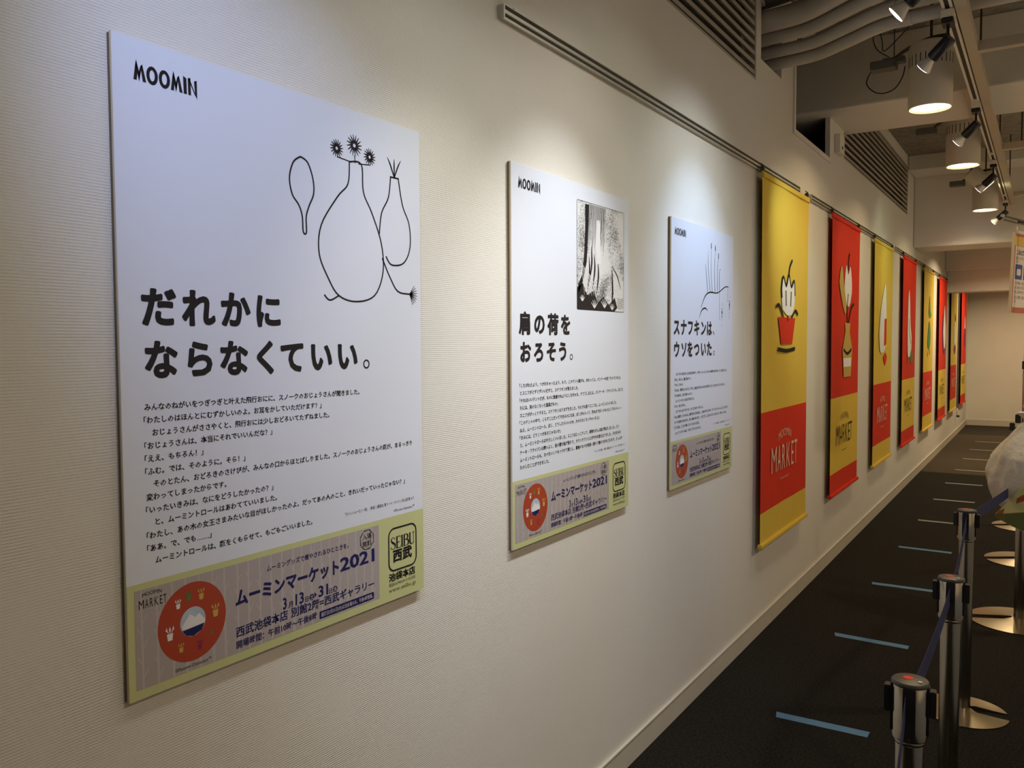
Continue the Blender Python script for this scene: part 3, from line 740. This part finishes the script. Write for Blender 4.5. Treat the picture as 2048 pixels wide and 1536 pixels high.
for (cu, cv, s) in ((.395, .69, .018), (.475, .675, .026), (.545, .680, .03), (.60, .67, .02), (.42, .715, .012)):
    for a in (-50, -25, 0, 25, 50):
        d = (math.sin(R(a)), math.cos(R(a))); p = (cu+d[0]*s, cv-s*.5+d[1]*s); n = (d[1]*.0022, -d[0]*.0022)
        poly(bm, [(cu-n[0], cv-s*.5-n[1]), (cu+n[0], cv-s*.5+n[1]), (p[0]+n[0]*.4, p[1]+n[1]*.4), (p[0]-n[0]*.4, p[1]-n[1]*.4)], x3+.00001*(a+60))
for k in range(7): stroke(bm, [(.385+k*.006, .80-k*.004), (.40+k*.010, .75), (.41+k*.016, .70)], [.001, .0025, .001], x3)
obj('plant_engraving', bm, 'white_ink', t2)
# third poster: plain reeds and a branch, with the two short upright captions
bm = B()
stroke(bm, [(.32, .70), (.37, .75), (.43, .768), (.52, .770), (.62, .800), (.665, .802)], [.002, .006, .006, .005, .005, .003], x1)
stroke(bm, [(.30, .66), (.33, .69), (.37, .70), (.40, .69)], [.002, .006, .006, .002], x1)
for (a, b, c_) in ((.37, .88, .40), (.40, .93, .43), (.44, .955, .455), (.49, .95, .49), (.53, .92, .52), (.56, .87, .545)):
    stroke(bm, [(c_, .765), ((a+c_)/2-.01, .86), (a, b)], [.0035, .003, .001], x1)
for (cu, cv) in ((.44, .955), (.49, .95), (.53, .92)):
    stroke(bm, [(cu, cv-.005), (cu, cv+.018)], [.008, .006], x1, False)
stroke(bm, [(.545, .765), (.545, .655)], .0014, x1, False); stroke(bm, [(.655, .80), (.655, .735)], .0014, x1, False)
obj('reed_drawing', bm, 'ink', t3)
bm = B()
for i, c_ in enumerate('「人間か？」'): text(bm, c_, .572, .715-i*.0165, .0155, x1, bold=.012)
for i, c_ in enumerate('「人間だ。」'): text(bm, c_, .672, .752-i*.0165, .0155, x1, bold=.012)
obj('caption_lettering', bm, 'ink', t3)

# ------------------------------------------------------------------ banners
def cloth(bm, u0_, u1, v0, v1, x, amp, mi, nu=14, nv=10):
    """gently waving cloth panel, front and back"""
    def X(u, v): return x+amp*math.sin(u*9+v*2)+amp*.5*math.sin(u*23+1)*(1-(v-.45)/2)
    g_ = [[bm.verts.new((X(u0_+(u1-u0_)*i/nu, v0+(v1-v0)*j/nv), u0_+(u1-u0_)*i/nu, v0+(v1-v0)*j/nv)) for j in range(nv+1)] for i in range(nu+1)]
    for i in range(nu):
        for j in range(nv): bm.faces.new((g_[i][j], g_[i+1][j], g_[i+1][j+1], g_[i][j+1])).material_index = mi
    return bm
def banner(y, main, other, label, ink, motif, dv=0.0, xo=.034):
    t = thing('cloth_banner', label, 'banner', (0, y, 0))
    W = .915; am = .0015
    L1, L2, L3 = .472, .627+dv, 1.124+dv
    obj('main_field', cloth(B(), 0, W, L3, 2.268, xo, am, 0, 14, 20), main, t, True)
    obj('title_field', cloth(B(), 0, W, L2, L3, xo, am, 0), other, t, True)
    obj('bottom_field', cloth(B(), 0, W, L1, L2, xo, am, 0, 14, 4), main, t, True)
    o = obj('top_hem', box(B(), (xo-.008, -.004, 2.262), (xo+.006, W+.004, 2.292), .003), main, t)
    o = obj('bottom_rod', box(B(), (xo-.010, -.006, .456), (xo+.014, W+.006, .478), .004), main, t)
    for a in (.02, W-.02):
        obj('hook', tube(B(), smoothpath([(xo-.002, a, 2.29), (xo, a, 2.315), (.024, a, 2.326), (.019, a, 2.331)], 4), .0028, 8), 'chain', t)
        obj('clip', box(B(), (.0172, a-.012, 2.294), (xo+.002, a+.012, 2.318), .003), 'rail_dark', t)
    x = xo+.0050
    bm = text(B(), 'MOOMIN', .437, .953+dv, .062, x, sx=.98, arc=(.135, .022), center=True, bold=-.012)
    market(bm, .182, .803+dv, .508, .130, x, -.005)
    text(bm, '©Moomin Characters™', .350, .752+dv, .016, x, width=.170)
    obj('market_lettering', bm, ink, t)
    for (m_, bmf) in motif: obj('motif_print', bmf(x), m_, t)
    return t
def blob(pts): return lambda x: stroke_poly(pts, x)
def stroke_poly(pts, x):
    P = smoothpath([(p[0], p[1], 0) for p in pts+[pts[0]]], 4)[:-1]
    return poly(B(), [(p.x, p.y) for p in P], x)
def lines(ls, w): 
    def f_(x):
        bm = B()
        for l in ls: stroke(bm, l, w, x+.0004)
        return bm
    return f_
def up(fn, d): return lambda x: fn(x+d)
def flat(pts): return lambda x: poly(B(), pts, x)
# plain pot-and-flower motifs, one per banner
m1 = [('white_cloth_ink', blob([(.36, 1.64), (.34, 1.72), (.37, 1.80), (.43, 1.76), (.48, 1.82), (.53, 1.76), (.59, 1.79), (.61, 1.71), (.57, 1.63), (.47, 1.61)])),
      ('black_cloth_ink', lines([[(.48, 1.82), (.50, 1.87), (.55, 1.91)], [(.35, 1.70), (.34, 1.75), (.37, 1.81), (.43, 1.765), (.48, 1.825), (.53, 1.765), (.59, 1.80), (.61, 1.72)], [(.42, 1.74), (.43, 1.66)], [(.53, 1.74), (.52, 1.66)],
        [(.38, 1.60), (.30, 1.66), (.24, 1.65)], [(.54, 1.60), (.62, 1.64), (.68, 1.62)], [(.47, 1.61), (.46, 1.58)]], .017)),
      ('red', flat([(.28, 1.60), (.62, 1.60), (.56, 1.46), (.34, 1.46)])),
      ('black_cloth_ink', lines([[(.28, 1.435), (.45, 1.425), (.62, 1.435)]], .020))]
m2 = [('gold_ink', blob([(.20, 1.86), (.24, 1.95), (.29, 1.97), (.34, 1.88), (.44, 1.72), (.40, 1.66), (.28, 1.76)])),
      ('gold_ink', flat([(.40, 1.60), (.58, 1.60), (.56, 1.54), (.66, 1.42), (.62, 1.23), (.38, 1.23), (.33, 1.42), (.42, 1.54)])),
      ('black_cloth_ink', lines([[(.48, 1.60), (.47, 1.72), (.49, 1.80)], [(.36, 1.42), (.49, 1.39), (.63, 1.42)], [(.50, 1.96), (.50, 2.03), (.53, 2.08)], [(.52, 1.60), (.60, 1.70), (.70, 1.74)]], .022)),
      ('white_cloth_ink', up(blob([(.45, 1.72), (.37, 1.84), (.42, 1.99), (.49, 1.93), (.56, 1.99), (.62, 1.84), (.54, 1.72)]), .0003)),
      ('white_cloth_ink', up(flat([(.36, 1.36), (.63, 1.36), (.62, 1.30), (.37, 1.30)]), .0003))]
m3 = [('white_cloth_ink', blob([(.22, 1.55), (.30, 1.75), (.46, 1.93), (.52, 1.95), (.55, 1.80), (.58, 1.60), (.55, 1.44), (.42, 1.38), (.27, 1.40)])),
      ('red', up(flat([(.47, 1.66), (.58, 1.67), (.58, 1.45), (.46, 1.43)]), .0003)), ('red', blob([(.44, 1.34), (.54, 1.38), (.62, 1.33), (.52, 1.27)]))]
m4 = [('white_cloth_ink', blob([(.30, 1.60), (.32, 1.85), (.37, 1.98), (.44, 1.88), (.50, 1.65), (.60, 1.50), (.55, 1.35), (.35, 1.33)])),
      ('green_ink', blob([(.52, 1.35), (.62, 1.40), (.70, 1.30), (.64, 1.25), (.54, 1.27)])), ('black_cloth_ink', lines([[(.33, 1.36), (.31, 1.25)], [(.38, 1.70), (.45, 1.55), (.55, 1.45)]], .018))]
m5 = [('green_ink', blob([(.40, 1.80), (.46, 1.95), (.50, 2.00), (.56, 1.85), (.66, 1.78), (.52, 1.74)])),
      ('green_ink', blob([(.36, 1.45), (.42, 1.66), (.52, 1.70), (.62, 1.56), (.58, 1.42), (.44, 1.38)])),
      ('black_cloth_ink', lines([[(.40, 1.36), (.38, 1.30)], [(.55, 1.38), (.56, 1.32)]], .026))]
m6 = [('blue_ink', blob([(.38, 1.70), (.42, 1.80), (.50, 1.84), (.56, 1.70), (.50, 1.40), (.70, 1.36), (.78, 1.42), (.60, 1.30), (.44, 1.42)])),
      ('white_cloth_ink', up(blob([(.46, 1.60), (.52, 1.80), (.60, 1.95), (.68, 1.80), (.76, 1.60), (.72, 1.40), (.56, 1.40)]), .0003))]
m7 = [('white_cloth_ink', blob([(.45, 1.45), (.50, 1.70), (.60, 1.82), (.68, 1.70), (.70, 1.50), (.60, 1.40)])), ('plum_ink', blob([(.42, 1.36), (.55, 1.42), (.70, 1.38), (.58, 1.28)])),
      ('blue_ink', up(blob([(.52, 1.80), (.60, 1.88), (.66, 1.80), (.60, 1.76)]), .0003))]
m8 = [('white_cloth_ink', blob([(.48, 1.68), (.55, 1.90), (.64, 1.70)])), ('plum_ink', blob([(.45, 1.45), (.50, 1.66), (.64, 1.66), (.66, 1.45), (.55, 1.38)]))]
PIT = 1.547
desc = ['yellow cloth banner nearest the posters, red lower field with cream MARKET lettering', 'red cloth banner next to the nearest yellow one, black MARKET lettering', 'second yellow cloth banner from the posters',
        'second red cloth banner from the posters', 'third yellow cloth banner, at the middle of the far rail', 'third red cloth banner, at the far end of the rail',
        'farthest yellow cloth banner, cut off at the top by the low beam', 'farthest red cloth banner, beside the end wall']
for i, mo in enumerate((m1, m2, m3, m4, m5, m6, m7, m8)):
    y = 4.060+PIT*i + (.16 if i == 7 else 0) + (.04 if i >= 4 else 0)
    banner(y, 'yellow' if i % 2 == 0 else 'red', 'red' if i % 2 == 0 else 'yellow', desc[i], 'cream_ink' if i % 2 == 0 else 'black_cloth_ink', mo, 0 if i % 2 == 0 else -.022)
# rail of the last two banners (behind the low beam)
rail(13.36, 16.2, 'aluminium hanging rail above the last two banners')
# pull cord between the last two banners
t = thing('pull_cord', 'grey cord hanging on the wall between the last two banners, white toggle at its end', 'cord', (.02, 14.72, .29))
obj('cord', tube(B(), [(0, 0, .14), (0, 0, 2.02)], .011, 8), 'pipe_grey', t)
obj('toggle', tube(B(), [(0.002, .0, .14), (.010, .0, .10), (.016, 0, .03)], [.008, .018, .022], 12), 'white_paint', t)
obj('toggle_foot', tube(B(), [(.016, 0, .03), (.018, 0, .0)], .022, 12), 'black', t)
obj('top_hook', box(B(), (-.019, -.015, 2.005), (.008, .015, 2.03)), 'alu', t)

# ------------------------------------------------------------------ tape marks on the floor
for i in range(11):
    y = 3.285+1.066*i + (.02 if i > 4 else 0)
    lab = ['blue tape strip on the carpet nearest the viewer', 'second blue tape strip on the carpet', 'third blue tape strip on the carpet, left of the middle belt post', 'fourth blue tape strip on the carpet',
           'fifth tape strip, greyish,, its right end behind the farthest belt post', 'sixth tape strip on the carpet', 'seventh tape strip on the carpet', 'last tape strip on the dark carpet before the brown section',
           'first tape strip on the brown carpet section', 'second tape strip on the brown carpet section', 'farthest tape strip on the brown carpet section'][i] if i < 11 else ''
    rnd = random.Random(i)
    bm = B(); n = 12; top = []; bot = []
    sk = rnd.uniform(-.012, .012)
    for k in range(n+1):
        u = .325+.345*k/n
        a = y+sk*(k/n-.5)+rnd.uniform(-.0008, .0008)
        bot.append((u+(.012 if k == 0 else 0), a-.025)); top.append((u, a+.025))
    lo = [bm.verts.new((p[0], p[1], .0004)) for p in bot]; hi = [bm.verts.new((p[0], p[1], .0004)) for p in top]
    for k in range(n): bm.faces.new((lo[k], lo[k+1], hi[k+1], hi[k]))
    g = bmesh.ops.extrude_face_region(bm, geom=bm.faces[:]); bmesh.ops.translate(bm, verts=[v for v in g['geom'] if isinstance(v, bmesh.types.BMVert)], vec=(0, 0, .0006))
    bmesh.ops.recalc_face_normals(bm, faces=bm.faces[:])
    tag(obj('floor_tape', bm, 'tape' if i < 4 else 'tape_grey'), lab, 'tape')

# ------------------------------------------------------------------ belt posts
def slotted_base(r_, slot, ang):
    bm = B(); n = 56; prof = [(1.0, .0), (1.0, .005), (.72, .009), (.34, .017), (.14, .024)]
    hw = slot/2
    def ring(fr, z):
        rr_ = r_*fr; out = []
        a0 = math.asin(min(.95, hw/rr_)) if fr > .3 else None
        for k in range(n+1):
            if a0 is not None: a = a0+(2*math.pi-2*a0)*k/n
            else: a = R(20)+(2*math.pi-R(40))*k/n
            out.append(bm.verts.new((rr_*math.cos(a+ang), rr_*math.sin(a+ang), z)))
        return out
    rs = [ring(*p) for p in prof]
    for a, b in zip(rs, rs[1:]):
        for k in range(n): bm.faces.new((a[k], a[k+1], b[k+1], b[k]))
    # slot walls and top
    for side in (0, n):
        lowv = [bm.verts.new((v.co.x, v.co.y, 0)) for v in [q[side] for q in rs]]
        for (a, b), (c_, d) in zip(zip([q[side] for q in rs], [q[side] for q in rs][1:]), zip(lowv, lowv[1:])): 
            try: bm.faces.new((a, b, d, c_))
            except ValueError: pass
    bm.faces.new(rs[-1])
    bmesh.ops.remove_doubles(bm, verts=bm.verts[:], dist=1e-6)
    bmesh.ops.recalc_face_normals(bm, faces=bm.faces[:])
    return bm
def post(x, y, label, base_r=.16, slot_ang=0, rot=0, group='belt posts'):
    t = thing('belt_post', label, 'stanchion', (x, y, 0), (0, 0, rot))
    obj('base', slotted_base(base_r, .062, slot_ang-rot), 'base_steel', t, True)
    obj('pole', tube(B(), [(0, 0, .018), (0, 0, .690)], .026, 32), 'steel', t, True)
    obj('collar', lathe(B(), [(.026, .684), (.0275, .686), (.0275, .692), (.026, .694)], 32), 'steel', t, True)
    obj('head', lathe(B(), [(.026, .692), (.0318, .694), (.0325, .698), (.0325, .800), (.031, .802)], 40), 'steel', t, True)
    cp = obj('cap', lathe(B(), [(.0330, .800), (.0340, .802), (.0340, .806), (.032, .809), (.004, .811)], 40), 'cap', t, True)
    obj('sticker', tube(B(), [(-.004, .002, .8105), (-.004, .002, .8114)], .0095, 20), 'sticker', cp)
    obj('emblem', box(B(), (.014, -.014, .8103), (.021, -.008, .8112)), 'white_ink', cp)
    for k in range(4):
        a = R(90*k)
        c_, s_ = math.cos(a), math.sin(a); rot_ = Matrix.Rotation(a, 4, 'Z')
        bm = box(B(), (.0300, -.0115, .706), (.0345, .0115, .800), .001); bm.transform(rot_); obj('slot_plate', bm, 'black', t)
        if k in (0, 2):
            bm = box(B(), (.0345, -.011, .742), (.0460, .011, .794), .0015); bm.transform(rot_); obj('latch', bm, 'black', t)
    return t
def belt(p0, p1, label, w0=.048, w1=.048, sag=.0, tw=(0, 0)):
    """webbing ribbon standing on edge between two posts"""
    p0, p1 = Vector(p0), Vector(p1); bm = B(); n = 24; fr = []
    d = (p1-p0); d.z = 0; d.normalize(); nn = Vector((-d.y, d.x, 0))
    for k in range(n+1):
        s = k/n; p = p0.lerp(p1, s); p.z -= sag*4*s*(1-s)
        a = tw[0]*(1-s)+tw[1]*s; upv = Vector((0, 0, 1))*math.cos(a)+nn*math.sin(a)
        h = .5*(w0+(w1-w0)*s); q = nn*math.cos(a)*.0006-Vector((0, 0, 1))*math.sin(a)*.0006
        fr.append([bm.verts.new(p+upv*h+q), bm.verts.new(p-upv*h+q), bm.verts.new(p-upv*h-q), bm.verts.new(p+upv*h-q)])
    for a, b in zip(fr, fr[1:]):
        for k in range(4): bm.faces.new((a[k], a[(k+1) % 4], b[(k+1) % 4], b[k]))
    bm.faces.new(fr[0]); bm.faces.new(fr[-1][::-1]); bmesh.ops.recalc_face_normals(bm, faces=bm.faces[:])
    return tag(obj('barrier_belt', bm, 'belt', None, True), label, 'belt')
post(1.085, .62, 'steel belt post beside the viewer, out of view', rot=R(4))
post(.992, 1.768, 'steel belt post nearest the viewer, only its head and upper pole in view', rot=R(4))
post(.990, 2.610, 'middle steel belt post, second from the viewer', rot=R(2))
post(.950, 3.700, 'steel belt post with its slotted round base in full view', rot=R(-4), slot_ang=R(8))
post(1.100, 6.50, 'steel belt post mostly hidden behind the white bag, nearer one', base_r=.235, slot_ang=R(195))
post(1.085, 7.70, 'steel belt post mostly hidden behind the white bag, farther one', base_r=.235, slot_ang=R(195))
belt((.988, 1.732, .762), (1.081, .656, .762), 'blue belt running from the nearest post towards the viewer', sag=.02)
belt((.992, 1.804, .762), (.990, 2.575, .762), 'blue belt between the nearest and the middle post', sag=.01)
belt((.990, 2.646, .762), (.951, 3.665, .762), 'blue belt between the middle post and the post with the visible base', sag=.01)
belt((.955, 3.736, .762), (1.080, 5.02, .712), 'blue belt rising from the third post behind the white bag', sag=.0)

# ------------------------------------------------------------------ sign stand, sign, bag
t = thing('sign_stand', 'slim metal sign stand with a slotted round foot at the right edge', 'stand', (1.104, 5.06, 0))
obj('base', slotted_base(.235, .062, R(190)), 'base_steel', t, True)
obj('lower_pole', tube(B(), [(0, 0, .02), (0, 0, .98)], .024, 24), 'steel', t, True)
obj('middle_pole', tube(B(), [(0, 0, .98), (0, 0, 1.345)], .008, 24), 'steel', t, True)
obj('upper_pole', tube(B(), [(0, 0, 1.33), (0, 0, 2.075)], .005, 16), 'steel', t, True)
obj('height_clamp', tube(B(), [(0, 0, 1.325), (0, 0, 1.365)], .012, 20), 'black', t, True)
obj('arm', tube(B(), [(-.104, -.20, 2.094), (.056, .35, 2.094)], .005, 12), 'chain', t, True)
obj('arm', tube(B(), [(-.098, -.18, 2.076), (.056, .35, 2.076)], .0035, 12), 'chain', t, True)
obj('arm_tip', tube(B(), [(-.1075, -.212, 2.094), (-.104, -.20, 2.094)], .008, 12), 'white_paint', t, True)
obj('crossbar', tube(B(), [(0, 0, 2.070), (-.046, 0, 2.085)], .005, 10), 'chain', t, True)
obj('rack_bracket', box(B(), (-.036, -.03, 1.045), (-.010, .0, 1.09), .003), 'black', t)
obj('rack_bracket', box(B(), (-.060, -.03, 1.005), (-.036, .0, 1.045), .003), 'black', t)
# hanging sign: local frame, face towards the camera
tl = Vector((1.050, 5.03, 2.022))
sg = thing('hanging_sign', 'framed notice sign hanging from the stand, orange band on top and two blue pictograms', 'sign', tl)
sg.rotation_euler = (0, R(2.0), R(-16))
# local: face normal +x, u along +y
Wd, Hd = .30, .405
obj('frame', box(B(), (-.010, 0, -Hd), (.0, Wd, 0), .001), 'brick_ink', sg)
obj('side_trim', box(B(), (-.012, -.006, -Hd-.006), (.001, .0, .006), .001), 'brass_edge', sg)
obj('top_band', rect(B(), .0, -.060, Wd, -.012, .0004), 'sign_gold', sg)
obj('sheet', rect(B(), .015, -Hd+.028, Wd-.018, -.062, .0006), 'sign_white', sg)
bm = text(B(), 'ご入場のお客さまへのお願い', .030, -.105, .030, .0009, width=.235, bold=.02)
text(bm, '新型コロナウイルス感染症の拡大防止', .030, -.130, .018, .0009, width=.23); text(bm, 'のため、', .030, -.146, .014, .0009)
text(bm, 'マスクの着用と、お客さま同士の間隔を', .030, -.258, .018, .0009, width=.23); text(bm, 'あけてお並びいただきますよう、お願い', .030, -.281, .018, .0009, width=.23)
text(bm, '申しあげます。', .030, -.304, .018, .0009, width=.15); text(bm, '皆さまのご理解、ご協力をお願いいたし', .030, -.332, .018, .0009, width=.23); text(bm, 'ます。', .030, -.352, .016, .0009)
obj('notice_lettering', bm, 'ink', sg)
obj('pictogram', poly(B(), rrect(.028, -.232, .130, -.155, .006), .0009), 'picto_blue', sg)
obj('pictogram', poly(B(), rrect(.150, -.232, .252, -.155, .006), .0009), 'picto_blue', sg)
obj('mask_symbol', poly(B(), rrect(.048, -.212, .110, -.178, .012), .0012), 'sign_white', sg)
bm = B()
for u in (.172, .230): poly(bm, ell(u, -.172, .008, .008, 16), .0012); rect(bm, u-.007, -.218, u+.007, -.182, .0012)
rect(bm, .180, -.200, .222, -.195, .0012)
obj('distance_symbol', bm, 'sign_white', sg)
for u in (.04, .26): obj('hook', tube(B(), smoothpath([(-.004, u, -.004), (-.004, u, .020), (-.008, u+.01, .038), (-.004, u+.004, .050)], 4), .003, 8), 'alu', sg)
obj('clip', box(B(), (-.010, .05, .004), (-.003, .25, .018)), 'sign_white', sg)

# white cloth bag tied on the stand and the printed wrapper below
def crumple(bm, rings, seed, n=64):
    rnd = random.Random(seed); ph = [rnd.uniform(0, 6.28) for _ in range(8)]; prev = None
    for (z, cx, cy, rx, ry, fold) in rings:
        ring = []
        for k in range(n):
            a = 2*math.pi*k/n
            m_ = 1+fold*(.45*abs(math.sin(3.5*a+ph[0]+z*7))+.40*abs(math.sin(6*a+ph[1]-z*11))-.35+.25*math.sin(4*a+ph[2]+z*23)+.22*abs(math.sin(9.5*a+ph[3]+z*15)))
            ring.append(bm.verts.new((cx+rx*math.cos(a)*m_, cy+ry*math.sin(a)*m_, z+fold*.10*math.sin(5*a+ph[4])*rx)))
        if prev:
            for k in range(n): bm.faces.new((prev[k], prev[(k+1) % n], ring[(k+1) % n], ring[k]))
        else: bm.faces.new(ring[::-1])
        prev = ring
    bm.faces.new(prev); return bm
bg = thing('cloth_bag', 'white crumpled cloth bag hung on the sign stand at the right edge', 'bag', (1.14, 4.86, .60))
rings = [(-.02, .03, 0, .05, .04, .10), (.02, .02, 0, .12, .09, .14), (.08, .0, 0, .150, .12, .20), (.15, .0, 0, .165, .13, .18), (.22, .0, 0, .170, .13, .17), (.29, .005, 0, .158, .12, .20), (.35, .015, 0, .135, .10, .16),
         (.41, .025, 0, .100, .075, .20), (.455, .03, 0, .070, .055, .22), (.475, .03, 0, .052, .04, .12), (.495, .035, 0, .066, .05, .26), (.515, .04, 0, .085, .06, .30)]
fine = []
for a, b in zip(rings, rings[1:]):
    for k in range(4): fine.append(tuple(p+(q-p)*k/4 for p, q in zip(a, b)))
fine.append(rings[-1])
obj('cloth', crumple(B(), fine, 4), 'bag', bg, True)
obj('drawstring', tube(B(), [(.03+.054*math.cos(R(a)), .042*math.sin(R(a)), .474) for a in range(0, 361, 15)], .004, 8), 'bag', bg, True)
obj('handle', tube(B(), smoothpath([(.03, .03, .50), (.01, .09, .56), (-.02, .16, .57), (-.036, .19, .53)]), .005, 8), 'bag', bg, True)
# wrapper: a folded cone of printed paper pointing down and to the left
wr = thing('printed_paper_wrapper', 'yellow-green printed paper wrapper hanging below the white bag', 'wrapper', (1.14, 4.755, .60))
bm = B()
def quadstrip(pts_top, pts_bot, mi=0):
    a = [bm.verts.new(p) for p in pts_top]; b = [bm.verts.new(p) for p in pts_bot]
    for k in range(len(a)-1): bm.faces.new((b[k], b[k+1], a[k+1], a[k]))
top = [(-.130, -.03, .03), (-.08, -.055, .095), (-.025, -.075, .175), (.05, -.08, .225), (.13, -.06, .235), (.20, -.01, .22)]
bot = [(-.150, .0, .005), (-.10, -.045, -.015), (-.03, -.065, -.045), (.05, -.075, -.065), (.12, -.06, -.08), (.19, -.01, -.085)]
tp = smoothpath(top, 5); bt = smoothpath(bot, 5)
for j in range(5):
    for k in range(len(tp)-1):
        q = [tp[k].lerp(bt[k], j/5), tp[k+1].lerp(bt[k+1], j/5), tp[k+1].lerp(bt[k+1], (j+1)/5), tp[k].lerp(bt[k], (j+1)/5)]
        for v in q: v.y -= .0
        bm.faces.new([bm.verts.new(v) for v in q])
bmesh.ops.remove_doubles(bm, verts=bm.verts[:], dist=1e-5)
g = bmesh.ops.extrude_face_region(bm, geom=bm.faces[:]); bmesh.ops.translate(bm, verts=[v for v in g['geom'] if isinstance(v, bmesh.types.BMVert)], vec=(.004, .012, 0))
bmesh.ops.recalc_face_normals(bm, faces=bm.faces[:])
obj('paper', bm, 'leaf_print', wr, True)
def on_paper(s0, s1, a0, a1, mt, nm, n=12, slant=0):
    bm = B(); up_ = []; lo_ = []
    N = len(tp)-1
    for k in range(n+1):
        s = s0+(s1-s0)*k/n; i = min(int(s*N), N-1); fr_ = s*N-i
        T = tp[i].lerp(tp[i+1], fr_); Bt = bt[i].lerp(bt[i+1], fr_)
        off = Vector((-.0004, -.0012, 0))
        up_.append(bm.verts.new(T.lerp(Bt, a0+slant*k/n)+off)); lo_.append(bm.verts.new(T.lerp(Bt, a1)+off))
    for k in range(n): bm.faces.new((lo_[k], lo_[k+1], up_[k+1], up_[k]))
    obj(nm, bm, mt, wr)
on_paper(0, 1, .62, .99, 'olive', 'olive_band', 24, -.05)
on_paper(.33, .52, .22, .36, 'brick_ink', 'red_label')
on_paper(.06, .16, .30, .62, 'brick_ink', 'red_corner')
on_paper(.46, .50, .45, .62, 'olive', 'tree_print'); on_paper(.60, .63, .25, .62, 'olive', 'tree_print'); on_paper(.70, .72, .05, .5, 'white_ink', 'tree_print'); on_paper(.56, .575, .2, .6, 'white_ink', 'tree_print')
obj('cord', tube(B(), smoothpath([(.10, -.045, .22), (.13, .05, .36), (.05, .20, .50), (-.024, .280, .55)]), .003, 6), 'bag', wr, True)
